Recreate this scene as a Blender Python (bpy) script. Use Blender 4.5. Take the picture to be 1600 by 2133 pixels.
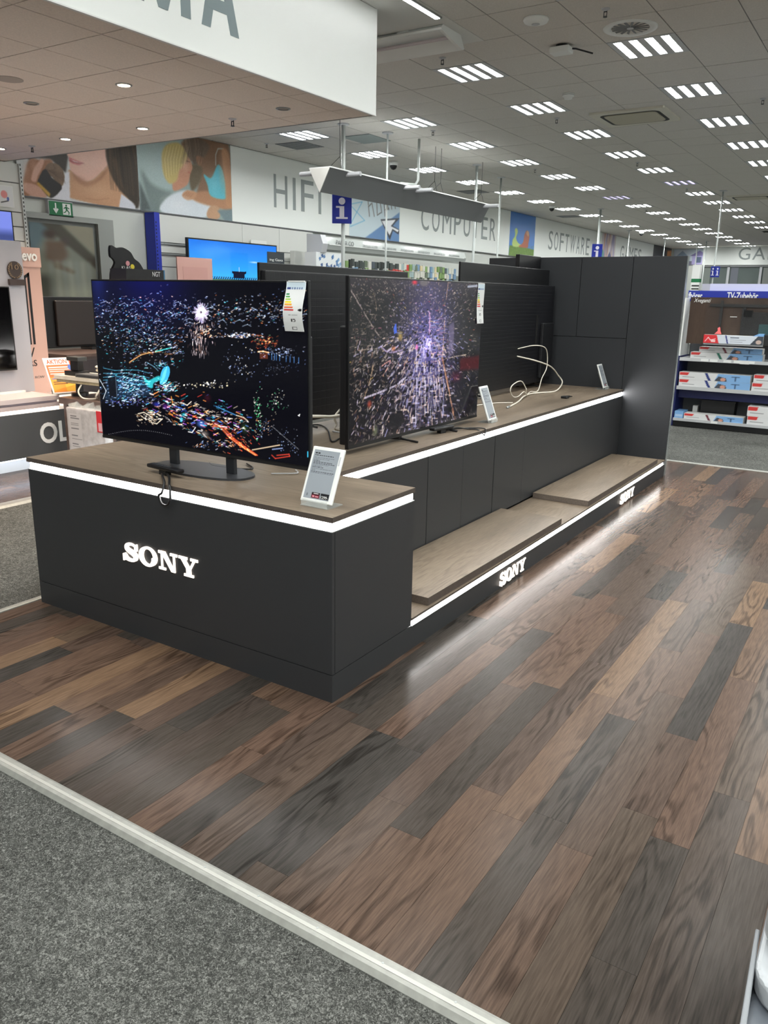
import bpy, bmesh, math, random
import numpy as np
from mathutils import Matrix, Vector, Euler

for o in list(bpy.data.objects):
    bpy.data.objects.remove(o, do_unlink=True)
scene = bpy.context.scene
COL = scene.collection
random.seed(7)
RNG = np.random.default_rng(11)

# ------------------------------------------------------------------ camera
camd = bpy.data.cameras.new('camera')
camd.sensor_fit = 'HORIZONTAL'
camd.sensor_width = 36.0
camd.lens = 36.0 * 1651.06 / 1600.0
camd.clip_start = 0.05
camd.clip_end = 200
cam = bpy.data.objects.new('camera', camd)
cam.location = (1.7037, -2.3073, 1.5772)
cam.rotation_euler = (1.30483, -0.01688, 0.57299)
COL.objects.link(cam)
scene.camera = cam

# ------------------------------------------------------------------ world, exposure
world = bpy.data.worlds.new('world')
scene.world = world
world.use_nodes = True
world.node_tree.nodes['Background'].inputs[0].default_value = (0.9, 0.95, 1.0, 1)
world.node_tree.nodes['Background'].inputs[1].default_value = 0.15
vs = scene.view_settings
vs.view_transform = 'Standard'
vs.look = 'None'
vs.exposure = 0.75
vs.gamma = 1.0
vs.use_curve_mapping = False
cy = scene.cycles
cy.max_bounces = 5; cy.diffuse_bounces = 3; cy.glossy_bounces = 3; cy.transmission_bounces = 3; cy.transparent_max_bounces = 6
cy.caustics_reflective = False; cy.caustics_refractive = False
cy.use_adaptive_sampling = True; cy.adaptive_threshold = 0.06; cy.use_light_tree = True
LAMP = 40.0        # ceiling fixture tubes
LED = 27.0          # white display strips
SPOT = 100.0        # warm downlights, watts

PI = math.pi
ZC = 3.894         # ceiling height
TILE = 0.625
GX, GY = -0.775, 6.084   # one light fixture sits here; fixtures repeat every three tiles
H = 0.772          # worktop height

# ------------------------------------------------------------------ helpers: colour, materials
def lin(c):
    c = c / 255.0
    return c / 12.92 if c <= 0.04045 else ((c + 0.055) / 1.055) ** 2.4

def rgb(r, g, b):
    return (lin(r), lin(g), lin(b), 1.0)

MATS = {}
def mat(name, col, rough=0.5, metal=0.0, spec=0.5, emit=0.0, ecol=None, bump=0.0, bscale=200.0, var=0.0, vscale=6.0, alpha=1.0, trans=0.0):
    if name in MATS:
        return MATS[name]
    m = bpy.data.materials.new(name)
    m.use_nodes = True
    nt = m.node_tree
    b = nt.nodes['Principled BSDF']
    b.inputs['Base Color'].default_value = rgb(*col)
    b.inputs['Roughness'].default_value = rough
    b.inputs['Metallic'].default_value = metal
    b.inputs['Specular IOR Level'].default_value = spec
    if emit:
        b.inputs['Emission Color'].default_value = rgb(*(ecol or col))
        b.inputs['Emission Strength'].default_value = emit
    if alpha < 1:
        b.inputs['Alpha'].default_value = alpha
    if trans:
        b.inputs['Transmission Weight'].default_value = trans
    if bump or var:
        tc = nt.nodes.new('ShaderNodeNewGeometry')
        n = nt.nodes.new('ShaderNodeTexNoise')
        n.inputs['Scale'].default_value = bscale if bump else vscale
        n.inputs['Detail'].default_value = 4
        nt.links.new(tc.outputs['Position'], n.inputs['Vector'])
        if bump:
            bp = nt.nodes.new('ShaderNodeBump')
            bp.inputs['Strength'].default_value = bump
            bp.inputs['Distance'].default_value = 0.002
            nt.links.new(n.outputs['Fac'], bp.inputs['Height'])
            nt.links.new(bp.outputs['Normal'], b.inputs['Normal'])
        if var:
            n2 = nt.nodes.new('ShaderNodeTexNoise')
            n2.inputs['Scale'].default_value = vscale
            n2.inputs['Detail'].default_value = 5
            nt.links.new(tc.outputs['Position'], n2.inputs['Vector'])
            mx = nt.nodes.new('ShaderNodeMix')
            mx.data_type = 'RGBA'
            c0 = rgb(*[max(0, v * (1 - var)) for v in col])
            c1 = rgb(*[min(255, v * (1 + var)) for v in col])
            mx.inputs[6].default_value = c0
            mx.inputs[7].default_value = c1
            mr = nt.nodes.new('ShaderNodeMapRange')
            mr.inputs[1].default_value = 0.3
            mr.inputs[2].default_value = 0.7
            nt.links.new(n2.outputs['Fac'], mr.inputs[0])
            nt.links.new(mr.outputs[0], mx.inputs[0])
            nt.links.new(mx.outputs[2], b.inputs['Base Color'])
    MATS[name] = m
    return m

def wood_mat(name, stops, grain_axis, random_tone=True, rough=0.32, dark=0.45, figure=1.0, rand_off=True, scale=1.0, spec=0.5):
    """Procedural timber: tone per board, fine grain streaks, cathedral figure, scuffed gloss."""
    m = bpy.data.materials.new(name)
    m.use_nodes = True
    nt = m.node_tree
    N = nt.nodes.new
    lk = nt.links.new
    b = nt.nodes['Principled BSDF']
    geo = N('ShaderNodeNewGeometry')
    oi = N('ShaderNodeObjectInfo')
    off = N('ShaderNodeVectorMath'); off.operation = 'MULTIPLY_ADD'
    comb = N('ShaderNodeCombineXYZ')
    for i in range(3):
        lk(oi.outputs['Random'], comb.inputs[i])
    lk(comb.outputs[0], off.inputs[0])
    off.inputs[1].default_value = (37.0, 91.0, 13.0) if rand_off else (0, 0, 0)
    lk(geo.outputs['Position'], off.inputs[2])
    def mapped(across, along):
        mp = N('ShaderNodeMapping')
        s = [across, across, across]
        s['xyz'.index(grain_axis)] = along
        mp.inputs['Scale'].default_value = [v * scale for v in s]
        lk(off.outputs[0], mp.inputs['Vector'])
        return mp
    fine = N('ShaderNodeTexNoise'); fine.inputs['Scale'].default_value = 1; fine.inputs['Detail'].default_value = 5
    lk(mapped(230, 11).outputs[0], fine.inputs['Vector'])
    # cathedral figure: bands bent by a low noise
    low = N('ShaderNodeTexNoise'); low.inputs['Scale'].default_value = 1; low.inputs['Detail'].default_value = 2.5
    lk(mapped(7, 0.9).outputs[0], low.inputs['Vector'])
    mul = N('ShaderNodeMath'); mul.operation = 'MULTIPLY'; mul.inputs[1].default_value = 85.0
    lk(low.outputs['Fac'], mul.inputs[0])
    sn = N('ShaderNodeMath'); sn.operation = 'SINE'
    lk(mul.outputs[0], sn.inputs[0])
    sharp = N('ShaderNodeMapRange'); sharp.inputs[1].default_value = -0.2; sharp.inputs[2].default_value = 1.0
    lk(sn.outputs[0], sharp.inputs[0])
    patch = N('ShaderNodeTexNoise'); patch.inputs['Scale'].default_value = 1; patch.inputs['Detail'].default_value = 2
    lk(mapped(5, 1.0).outputs[0], patch.inputs['Vector'])
    pr = N('ShaderNodeMapRange'); pr.inputs[1].default_value = 0.42; pr.inputs[2].default_value = 0.62
    lk(patch.outputs['Fac'], pr.inputs[0])
    fig = N('ShaderNodeMath'); fig.operation = 'MULTIPLY'
    lk(sharp.outputs[0], fig.inputs[0]); lk(pr.outputs[0], fig.inputs[1])
    figs = N('ShaderNodeMath'); figs.operation = 'MULTIPLY'; figs.inputs[1].default_value = 0.6 * figure
    lk(fig.outputs[0], figs.inputs[0])
    fr = N('ShaderNodeMapRange'); fr.inputs[1].default_value = 0.35; fr.inputs[2].default_value = 0.72
    lk(fine.outputs['Fac'], fr.inputs[0])
    frs = N('ShaderNodeMath'); frs.operation = 'MULTIPLY'; frs.inputs[1].default_value = 0.62
    lk(fr.outputs[0], frs.inputs[0])
    tot = N('ShaderNodeMath'); tot.operation = 'ADD'; tot.use_clamp = True
    lk(figs.outputs[0], tot.inputs[0]); lk(frs.outputs[0], tot.inputs[1])
    ramp = N('ShaderNodeValToRGB')
    ramp.color_ramp.interpolation = 'LINEAR'
    el = ramp.color_ramp.elements
    while len(el) > 1:
        el.remove(el[-1])
    el[0].position = stops[0][0]; el[0].color = rgb(*stops[0][1])
    for p_, c_ in stops[1:]:
        e = el.new(p_); e.color = rgb(*c_)
    if random_tone:
        lk(oi.outputs['Random'], ramp.inputs[0])
    else:
        lk(patch.outputs['Fac'], ramp.inputs[0])
    dk = N('ShaderNodeMix'); dk.data_type = 'RGBA'; dk.blend_type = 'MULTIPLY'
    dk.inputs[7].default_value = (dark, dark * 0.96, dark * 0.93, 1)
    lk(tot.outputs[0], dk.inputs[0])
    lk(ramp.outputs[0], dk.inputs[6])
    lk(dk.outputs[2], b.inputs['Base Color'])
    b.inputs['Roughness'].default_value = rough
    b.inputs['Specular IOR Level'].default_value = spec
    bp = N('ShaderNodeBump'); bp.inputs['Strength'].default_value = 0.08; bp.inputs['Distance'].default_value = 0.001
    lk(fine.outputs['Fac'], bp.inputs['Height']); lk(bp.outputs[0], b.inputs['Normal'])
    MATS[name] = m
    return m

def paint_mat(name, emit=0.0, rough=0.5, spec=0.4):
    if name in MATS:
        return MATS[name]
    m = bpy.data.materials.new(name)
    m.use_nodes = True
    nt = m.node_tree
    b = nt.nodes['Principled BSDF']
    a = nt.nodes.new('ShaderNodeAttribute')
    a.attribute_name = 'print'
    b.inputs['Roughness'].default_value = rough
    b.inputs['Specular IOR Level'].default_value = spec
    if emit:
        b.inputs['Base Color'].default_value = (0.004, 0.004, 0.006, 1)
        nt.links.new(a.outputs['Color'], b.inputs['Emission Color'])
        b.inputs['Emission Strength'].default_value = emit
    else:
        nt.links.new(a.outputs['Color'], b.inputs['Base Color'])
    MATS[name] = m
    return m

# ------------------------------------------------------------------ helpers: geometry
class MB:
    def __init__(self):
        self.v = []; self.f = []
    def box(self, x0, x1, y0, y1, z0, z1):
        n = len(self.v)
        self.v += [(x0, y0, z0), (x1, y0, z0), (x1, y1, z0), (x0, y1, z0), (x0, y0, z1), (x1, y0, z1), (x1, y1, z1), (x0, y1, z1)]
        self.f += [tuple(n + i for i in q) for q in ((3, 2, 1, 0), (4, 5, 6, 7), (0, 1, 5, 4), (1, 2, 6, 5), (2, 3, 7, 6), (3, 0, 4, 7))]
        return self
    def quad(self, *pts):
        n = len(self.v); self.v += list(pts); self.f.append(tuple(range(n, n + len(pts)))); return self
    def prism(self, pts, axis, a, b):
        """2-D outline extruded along an axis; the outline gives the other two coordinates in order."""
        n = len(self.v); k = len(pts)
        def P(p, t):
            return {'x': (t, p[0], p[1]), 'y': (p[0], t, p[1]), 'z': (p[0], p[1], t)}[axis]
        self.v += [P(p, a) for p in pts] + [P(p, b) for p in pts]
        self.f.append(tuple(n + i for i in range(k))[::-1]); self.f.append(tuple(n + k + i for i in range(k)))
        for i in range(k):
            j = (i + 1) % k
            self.f.append((n + i, n + j, n + k + j, n + k + i))
        return self
    def tube(self, pts, r, n=8, close=False):
        pts = [Vector(p) for p in pts]; m = len(pts); s = len(self.v); prev = None
        for i, p in enumerate(pts):
            t = (pts[(i + 1) % m] - pts[i - 1]) if close else (pts[min(i + 1, m - 1)] - pts[max(i - 1, 0)])
            t.normalize()
            u = prev if prev is not None else (Vector((0, 0, 1)) if abs(t.z) < 0.9 else Vector((1, 0, 0)))
            u = (u - t * u.dot(t)).normalized(); prev = u; w = t.cross(u)
            rr = r[i] if isinstance(r, (list, tuple)) else r
            for k in range(n):
                a = 2 * PI * k / n
                self.v.append(tuple(p + (u * math.cos(a) + w * math.sin(a)) * rr))
        for i in range(m if close else m - 1):
            for k in range(n):
                a = s + i * n + k; b = s + i * n + (k + 1) % n
                c = s + ((i + 1) % m) * n + (k + 1) % n; d = s + ((i + 1) % m) * n + k
                self.f.append((a, b, c, d))
        if not close:
            self.f.append(tuple(s + k for k in range(n))[::-1])
            self.f.append(tuple(s + (m - 1) * n + k for k in range(n)))
        return self
    def lathe(self, prof, n=24, c=(0, 0, 0), caps=True):
        """profile of (radius, z) turned about a vertical axis"""
        s = len(self.v)
        for r, z in prof:
            for k in range(n):
                a = 2 * PI * k / n
                self.v.append((c[0] + r * math.cos(a), c[1] + r * math.sin(a), c[2] + z))
        for i in range(len(prof) - 1):
            for k in range(n):
                a = s + i * n + k; b = s + i * n + (k + 1) % n
                self.f.append((a, b, b + n, a + n))
        if caps and prof[0][0] > 1e-6:
            self.f.append(tuple(s + k for k in range(n))[::-1])
        if caps and prof[-1][0] > 1e-6:
            self.f.append(tuple(s + (len(prof) - 1) * n + k for k in range(n)))
        return self
    def mesh(self, name, bevel=0.0, seg=2, smooth=False):
        me = bpy.data.meshes.new(name)
        me.from_pydata(self.v, [], self.f)
        bm = bmesh.new(); bm.from_mesh(me)
        bmesh.ops.recalc_face_normals(bm, faces=bm.faces)
        if bevel:
            bmesh.ops.bevel(bm, geom=list(bm.edges), offset=bevel, segments=seg, profile=0.5, affect='EDGES', clamp_overlap=True)
        bm.to_mesh(me); bm.free()
        if smooth:
            for p in me.polygons:
                p.use_smooth = True
        return me
    def build(self, name, m, parent=None, loc=(0, 0, 0), rot=(0, 0, 0), bevel=0.0, seg=2, smooth=False):
        return put(name, self.mesh(name, bevel, seg, smooth), m, parent, loc, rot)

def put(name, me, m, parent=None, loc=(0, 0, 0), rot=(0, 0, 0)):
    o = bpy.data.objects.new(name, me)
    if m is not None:
        if isinstance(m, str):
            m = MATS[m]
        me.materials.clear(); me.materials.append(m)
    o.location = loc; o.rotation_euler = rot
    COL.objects.link(o)
    if parent is not None:
        o.parent = parent
    return o

def B(x0, x1, y0, y1, z0, z1):
    return MB().box(x0, x1, y0, y1, z0, z1)

def tag(o, label, cat, group=None):
    o['label'] = label; o['category'] = cat
    if group:
        o['group'] = group
    return o

def thing(name, label, cat, loc=(0, 0, 0), rz=0.0, group=None, rot=None):
    o = bpy.data.objects.new(name, None)
    o.empty_display_size = 0.05
    COL.objects.link(o)
    o.location = loc; o.rotation_euler = rot if rot else (0, 0, rz)
    return tag(o, label, cat, group)

def struct(o, label=None):
    o['kind'] = 'structure'
    if label:
        o['label'] = label
    return o

def copy_tree(o, parent=None):
    c = o.copy(); COL.objects.link(c); c.parent = parent
    for ch in [k for k in o.children]:
        copy_tree(ch, c)
    return c

def rounded(x0, x1, y0, y1, r, n=5):
    pts = []
    for cx, cy, a0 in ((x1 - r, y1 - r, 0), (x0 + r, y1 - r, 90), (x0 + r, y0 + r, 180), (x1 - r, y0 + r, 270)):
        for i in range(n + 1):
            a = math.radians(a0 + 90 * i / n)
            pts.append((cx + r * math.cos(a), cy + r * math.sin(a)))
    return pts

def smooth_path(pts, n=8, close=False):
    """Catmull-Rom through the points"""
    P = [Vector(p) for p in pts]; out = []; m = len(P)
    for i in range(m if close else m - 1):
        p0 = P[i - 1] if (close or i > 0) else P[0]
        p1 = P[i]; p2 = P[(i + 1) % m]
        p3 = P[(i + 2) % m] if (close or i + 2 < m) else P[-1]
        for k in range(n):
            t = k / n
            out.append(0.5 * ((2 * p1) + (-p0 + p2) * t + (2 * p0 - 5 * p1 + 4 * p2 - p3) * t * t + (-p0 + 3 * p1 - 3 * p2 + p3) * t ** 3))
    if not close:
        out.append(P[-1])
    return out

# facing helpers: local x right, local y up, local z out of the face
FACE_FRONT = (PI / 2, 0, 0)        # looks towards -Y
FACE_RIGHT = (PI / 2, 0, PI / 2)   # looks towards +X
FACE_LEFT = (PI / 2, 0, -PI / 2)   # looks towards -X

_dg = None
def text_mesh(s, w, h, depth=0.002, squeeze=True, shear=0.0, bold=0.0):
    cu = bpy.data.curves.new('lettering', 'FONT')
    cu.body = s; cu.size = 1.0; cu.extrude = 0.01; cu.offset = bold; cu.shear = shear
    cu.resolution_u = 4
    o = bpy.data.objects.new('lettering', cu); COL.objects.link(o)
    dg = bpy.context.evaluated_depsgraph_get(); dg.update()
    me = bpy.data.meshes.new_from_object(o.evaluated_get(dg))
    bpy.data.objects.remove(o, do_unlink=True); bpy.data.curves.remove(cu)
    co = np.empty(len(me.vertices) * 3); me.vertices.foreach_get('co', co); co = co.reshape(-1, 3)
    lo = co.min(0); hi = co.max(0)
    sy = h / (hi[1] - lo[1]); sx = w / (hi[0] - lo[0]) if w else sy
    co[:, 0] = (co[:, 0] - lo[0]) * sx
    co[:, 1] = (co[:, 1] - lo[1]) * sy
    co[:, 2] = (co[:, 2] - lo[2]) / (hi[2] - lo[2]) * depth
    me.vertices.foreach_set('co', co.ravel()); me.update()
    return me

def text(s, w, h, m, parent, loc, rot, depth=0.002, name='lettering', **k):
    return put(name, text_mesh(s, w, h, depth, **k), m, parent, loc, rot)

# ------------------------------------------------------------------ helpers: printed pictures
def homography(px):
    """photo-quad (tl, tr, br, bl) -> unit square, v downwards"""
    A = []; bb = []
    for (x, y), (u, v) in zip(px, ((0, 0), (1, 0), (1, 1), (0, 1))):
        A.append([x, y, 1, 0, 0, 0, -u * x, -u * y]); bb.append(u)
        A.append([0, 0, 0, x, y, 1, -v * x, -v * y]); bb.append(v)
    h = np.linalg.solve(np.array(A, float), np.array(bb, float))
    return np.append(h, 1).reshape(3, 3)

class Canvas:
    """A small picture painted in code and carried as a colour attribute of a fine grid."""
    def __init__(self, w, h, bg=(0, 0, 0), quad=None):
        self.w, self.h = w, h
        self.a = np.zeros((h, w, 3)) + np.array(bg, float)
        self.yy, self.xx = np.mgrid[0:h, 0:w].astype(float)
        self.Hm = homography(quad) if quad else None; self.k = 1.0
    def T(self, p):
        if self.Hm is None:
            return p[0] * self.w, p[1] * self.h
        q = self.Hm @ np.array([p[0], p[1], 1.0])
        return q[0] / q[2] * self.w, q[1] / q[2] * self.h
    def blend(self, mask, col, add=False):
        c = np.array(col, float)
        if add:
            self.a += mask[..., None] * c
        else:
            self.a = self.a * (1 - mask[..., None]) + c * mask[..., None]
    def poly(self, pts, col, alpha=1.0, soft=0):
        P = [self.T(p) for p in pts]
        m = np.zeros((self.h, self.w), bool); n = len(P)
        for i in range(n):
            (x0, y0), (x1, y1) = P[i], P[(i + 1) % n]
            if abs(y1 - y0) < 1e-9:
                continue
            c = ((y0 > self.yy) != (y1 > self.yy)) & (self.xx < (x1 - x0) * (self.yy - y0) / (y1 - y0) + x0)
            m ^= c
        m = m.astype(float)
        if soft:
            m = blur(m, soft)
        self.blend(m * alpha, col); return self
    def curve(self, pts, col, alpha=1.0, soft=0, n=6):
        q = smooth_path([(p[0], p[1], 0) for p in pts], n, close=True)
        return self.poly([(p.x, p.y) for p in q], col, alpha, soft)
    def ell(self, c, rx, ry, col, alpha=1.0, soft=0.15, add=False):
        cx, cy = self.T(c)
        ax = abs(self.T((c[0] + rx * self.k, c[1]))[0] - cx); ay = abs(self.T((c[0], c[1] + ry * self.k))[1] - cy)
        d = np.sqrt(((self.xx - cx) / max(ax, .3)) ** 2 + ((self.yy - cy) / max(ay, .3)) ** 2)
        m = np.clip((1 - d) / max(soft, 1e-3), 0, 1)
        self.blend(m * alpha, col, add); return self
    def line(self, p0, p1, w, col, alpha=1.0, add=False):
        (x0, y0), (x1, y1) = self.T(p0), self.T(p1)
        r = int(w + 3)
        ix0 = max(0, int(min(x0, x1)) - r); ix1 = min(self.w, int(max(x0, x1)) + r + 1)
        iy0 = max(0, int(min(y0, y1)) - r); iy1 = min(self.h, int(max(y0, y1)) + r + 1)
        if ix0 >= ix1 or iy0 >= iy1:
            return self
        X = self.xx[iy0:iy1, ix0:ix1]; Y = self.yy[iy0:iy1, ix0:ix1]
        dx, dy = x1 - x0, y1 - y0; L = dx * dx + dy * dy + 1e-9
        t = np.clip(((X - x0) * dx + (Y - y0) * dy) / L, 0, 1)
        d = np.hypot(X - x0 - t * dx, Y - y0 - t * dy)
        m = np.clip(w / 2 + 0.5 - d, 0, 1) * alpha
        s = self.a[iy0:iy1, ix0:ix1]
        if add:
            s += m[..., None] * np.array(col, float)
        else:
            s[:] = s * (1 - m[..., None]) + np.array(col, float) * m[..., None]
        return self
    def path(self, pts, w, col, alpha=1.0, add=False):
        for a, b in zip(pts[:-1], pts[1:]):
            self.line(a, b, w, col, alpha, add)
        return self
    def rect(self, u0, v0, u1, v1, col, alpha=1.0):
        x0, y0 = int(round(u0 * self.w)), int(round(v0 * self.h)); x1, y1 = int(round(u1 * self.w)), int(round(v1 * self.h))
        s = self.a[max(y0, 0):max(y1, y0 + 1), max(x0, 0):max(x1, x0 + 1)]
        s[:] = s * (1 - alpha) + np.array(col, float) * alpha; return self
    def soften(self, n):
        for k in range(3):
            self.a[..., k] = blur(self.a[..., k], n)
        return self
    def grain(self, amt):
        self.a += RNG.normal(0, amt, (self.h, self.w, 1)); return self
    def mesh(self, name, w, h, bend=None):
        gw, gh = self.w, self.h
        X = np.linspace(0, w, gw); Y = np.linspace(h, 0, gh)
        gx, gy = np.meshgrid(X, Y)
        gz = np.zeros_like(gx) if bend is None else bend(gx / w, gy / h)
        co = np.stack([gx, gy, gz], -1).reshape(-1, 3)
        i = np.arange(gw * gh).reshape(gh, gw)
        fc = np.stack([i[1:, :-1], i[1:, 1:], i[:-1, 1:], i[:-1, :-1]], -1).reshape(-1, 4)
        me = bpy.data.meshes.new(name)
        me.vertices.add(len(co)); me.vertices.foreach_set('co', co.astype(np.float32).ravel())
        nf = len(fc)
        me.loops.add(nf * 4); me.polygons.add(nf)
        me.loops.foreach_set('vertex_index', fc.astype(np.int32).ravel())
        me.polygons.foreach_set('loop_start', np.arange(0, nf * 4, 4, dtype=np.int32))
        me.update(calc_edges=True)
        c = np.clip(self.a, 0, 255) / 255.0
        c = np.where(c <= 0.04045, c / 12.92, ((c + 0.055) / 1.055) ** 2.4).reshape(-1, 3)
        at = me.color_attributes.new('print', 'FLOAT_COLOR', 'POINT')
        at.data.foreach_set('color', np.concatenate([c, np.ones((len(c), 1))], 1).astype(np.float32).ravel())
        return me

def blur(m, n):
    n = int(n)
    if n < 1:
        return m
    for ax in (0, 1):
        k = 2 * n + 1
        pad = [(0, 0), (0, 0)]; pad[ax] = (n + 1, n)
        c = np.cumsum(np.pad(m, pad, mode='edge'), axis=ax)
        m = (np.take(c, range(k, c.shape[ax]), axis=ax) - np.take(c, range(0, c.shape[ax] - k), axis=ax)) / k
    return m

PRINT = paint_mat('printed_paper', 0, 0.45)
PRINT_GLOSS = paint_mat('printed_film', 0, 0.35)
SCREEN = paint_mat('lit_screen', 0.8, 0.12, 0.35)
ESL = paint_mat('e_paper', 0.0, 0.4)

ORD = ['first', 'second', 'third', 'fourth', 'fifth', 'sixth', 'seventh', 'eighth', 'ninth', 'tenth', 'eleventh', 'twelfth',
       'thirteenth', 'fourteenth', 'fifteenth', 'sixteenth', 'seventeenth', 'eighteenth']

# ------------------------------------------------------------------ materials
ANTH = mat('anthracite_laminate', (51, 52, 54), 0.45, spec=0.35, bump=0.05, bscale=900)
ANTH2 = mat('anthracite_wall_laminate', (47, 49, 52), 0.5, spec=0.3, bump=0.05, bscale=900)
ANTH_D = mat('shadow_gap', (16, 17, 18), 0.8)
WHITE = mat('white_lacquer', (232, 234, 232), 0.4)
WHITE_M = mat('white_matt_board', (226, 229, 226), 0.6)
BANNER = mat('white_banner_film', (249, 253, 250), 0.42, spec=0.5)
LETTER = mat('grey_film_letters', (150, 158, 158), 0.5)
CEILT = mat('mineral_tile', (216, 212, 206), 0.9, spec=0.2, bump=0.25, bscale=260, var=0.03, vscale=90)
SOFT = mat('warm_lit_soffit_tile', (232, 220, 210), 0.9, spec=0.2, bump=0.25, bscale=260, var=0.03, vscale=90)  # ceiling tile made lighter and warmer; warm bounce light is in the colour
CEILB = mat('ceiling_grid', (150, 149, 146), 0.7)
SMOOTH = mat('plasterboard', (222, 222, 218), 0.8)
BLACK = mat('black_plastic', (14, 15, 18), 0.38)
BLACKM = mat('black_matt', (14, 14, 16), 0.6)
TVBACK = mat('tv_back_plastic', (17, 18, 22), 0.5)
METAL = mat('grey_metal', (168, 172, 172), 0.35, metal=0.6)
POLE = mat('pole_paint', (190, 196, 194), 0.4, metal=0.2)
DKGREY = mat('dark_grey_paint', (86, 88, 90), 0.5)
MIDGREY = mat('mid_grey_paint', (128, 130, 132), 0.5)
LTGREY = mat('light_grey_paint', (190, 192, 196), 0.45)
BLUE = mat('signal_blue', (22, 42, 150), 0.4)
DBLUE = mat('deep_blue_paint', (16, 26, 84), 0.45)
GREEN = mat('exit_green', (0, 110, 62), 0.45)
RED = mat('carton_red', (205, 44, 44), 0.5)
CREAM = mat('carton_white', (226, 226, 224), 0.6)
SKYB = mat('carton_blue', (120, 168, 218), 0.5)
PINK = mat('rose_board', (194, 160, 148), 0.6)
CABLEW = mat('white_cable', (228, 222, 208), 0.45)
CABLEB = mat('black_cable', (18, 18, 20), 0.4)
LEDM = mat('led_strip', (255, 255, 255), 0.5, emit=LED, ecol=(255, 252, 250))
LEDP = mat('led_strip_warm', (255, 240, 232), 0.5, emit=2.2, ecol=(255, 226, 214))
LEDC = mat('led_strip_cool', (240, 246, 255), 0.5, emit=5.0, ecol=(225, 236, 255))
LOGO = mat('backlit_letter', (255, 246, 236), 0.5, emit=0.95, ecol=(255, 240, 226))
TUBE = mat('fluorescent_tube', (255, 255, 255), 0.5, emit=LAMP, ecol=(250, 252, 249))
REFL = mat('louvre_reflector', (225, 228, 230), 0.3, metal=0.3)
DOWN = mat('downlight_lens', (255, 236, 214), 0.4, emit=25.0, ecol=(255, 224, 188))
ALU = mat('aluminium_trim', (150, 151, 145), 0.42, metal=0.25, var=0.06, vscale=25)

# =================================================================== SETTING
def carpet_mat(name, a, b_, c_):
    m = bpy.data.materials.new(name); m.use_nodes = True
    nt = m.node_tree; N = nt.nodes.new; lk = nt.links.new
    b = nt.nodes['Principled BSDF']
    geo = N('ShaderNodeNewGeometry')
    n1 = N('ShaderNodeTexNoise'); n1.inputs['Scale'].default_value = 130; n1.inputs['Detail'].default_value = 6; n1.inputs['Roughness'].default_value = 0.75; n1.inputs['Distortion'].default_value = 1.5
    n2 = N('ShaderNodeTexNoise'); n2.inputs['Scale'].default_value = 38; n2.inputs['Detail'].default_value = 4
    n3 = N('ShaderNodeTexNoise'); n3.inputs['Scale'].default_value = 1.6; n3.inputs['Detail'].default_value = 3
    for n in (n1, n2, n3):
        lk(geo.outputs['Position'], n.inputs['Vector'])
    ad = N('ShaderNodeMath'); ad.operation = 'MULTIPLY_ADD'; ad.inputs[1].default_value = 0.14
    lk(n2.outputs['Fac'], ad.inputs[0]); lk(n1.outputs['Fac'], ad.inputs[2])
    ad2 = N('ShaderNodeMath'); ad2.operation = 'MULTIPLY_ADD'; ad2.inputs[1].default_value = 0.12
    lk(n3.outputs['Fac'], ad2.inputs[0]); lk(ad.outputs[0], ad2.inputs[2])
    r = N('ShaderNodeValToRGB')
    r.color_ramp.elements[0].position = 0.42; r.color_ramp.elements[0].color = rgb(*a)
    r.color_ramp.elements[1].position = 0.84; r.color_ramp.elements[1].color = rgb(*c_)
    e = r.color_ramp.elements.new(0.62); e.color = rgb(*b_)
    lk(ad2.outputs[0], r.inputs[0]); lk(r.outputs[0], b.inputs['Base Color'])
    b.inputs['Roughness'].default_value = 0.95; b.inputs['Specular IOR Level'].default_value = 0.1
    bp = N('ShaderNodeBump'); bp.inputs['Strength'].default_value = 0.7; bp.inputs['Distance'].default_value = 0.004
    lk(n1.outputs['Fac'], bp.inputs['Height']); lk(bp.outputs[0], b.inputs['Normal'])
    MATS[name] = m
    return m
CARPET = carpet_mat('grey_felt_carpet', (18, 19, 18), (70, 71, 68), (160, 161, 156))

fl = B(-9, 9, -8, 38, -0.06, -0.006).build('floor', CARPET)
struct(fl, 'grey speckled felt carpet of the shop floor')

# --- timber floor, every board its own piece
FLOORW = wood_mat('dark_oak_laminate', [(0.0, (62, 59, 56)), (0.16, (71, 64, 58)), (0.24, (86, 73, 64)), (0.36, (94, 76, 65)), (0.46, (71, 64, 59)), (0.56, (94, 76, 65)),
                                        (0.7, (88, 73, 63)), (0.84, (97, 79, 67)), (0.92, (119, 97, 77)), (1.0, (69, 63, 58))], 'y', True, 0.24, 0.34, 1.15, spec=0.07)
wf = struct(B(-1.925, 2.7, -0.95, 6.0, -0.006, -0.003).build('floor_timber', ANTH_D), 'dark oak strip laminate floor around the display island')
plank_me = B(0, 1, 0, 1, 0, 1).mesh('plank')
plank_me.materials.append(FLOORW)
SW = 0.1145
def planks(parent, x0, x1, y0, y1, seed, skip=None):
    rr = random.Random(seed)
    n = int(math.ceil((x1 - x0) / SW - 1e-6))
    for i in range(n):
        a = x0 + i * SW; b = min(a + SW, x1)
        y = y0 - rr.uniform(0, 0.9)
        while y < y1 - 0.02:
            L = rr.choice((0.55, 0.75, 0.95, 1.15, 1.28))
            s, e = max(y, y0), min(y + L, y1)
            y += L
            if e - s < 0.03 or (skip and skip(a, b, s, e)):
                continue
            o = put('plank', plank_me, None, parent, (a + 0.0004, s + 0.0004, -0.004))
            o.scale = (b - a - 0.0008, e - s - 0.0008, 0.004)
planks(wf, -1.922, 2.66, -0.948, 5.965, 5, lambda a, b, s, e: a > -1.90 and b < -0.02 and s > 0.02 and e < 5.16)
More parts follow.
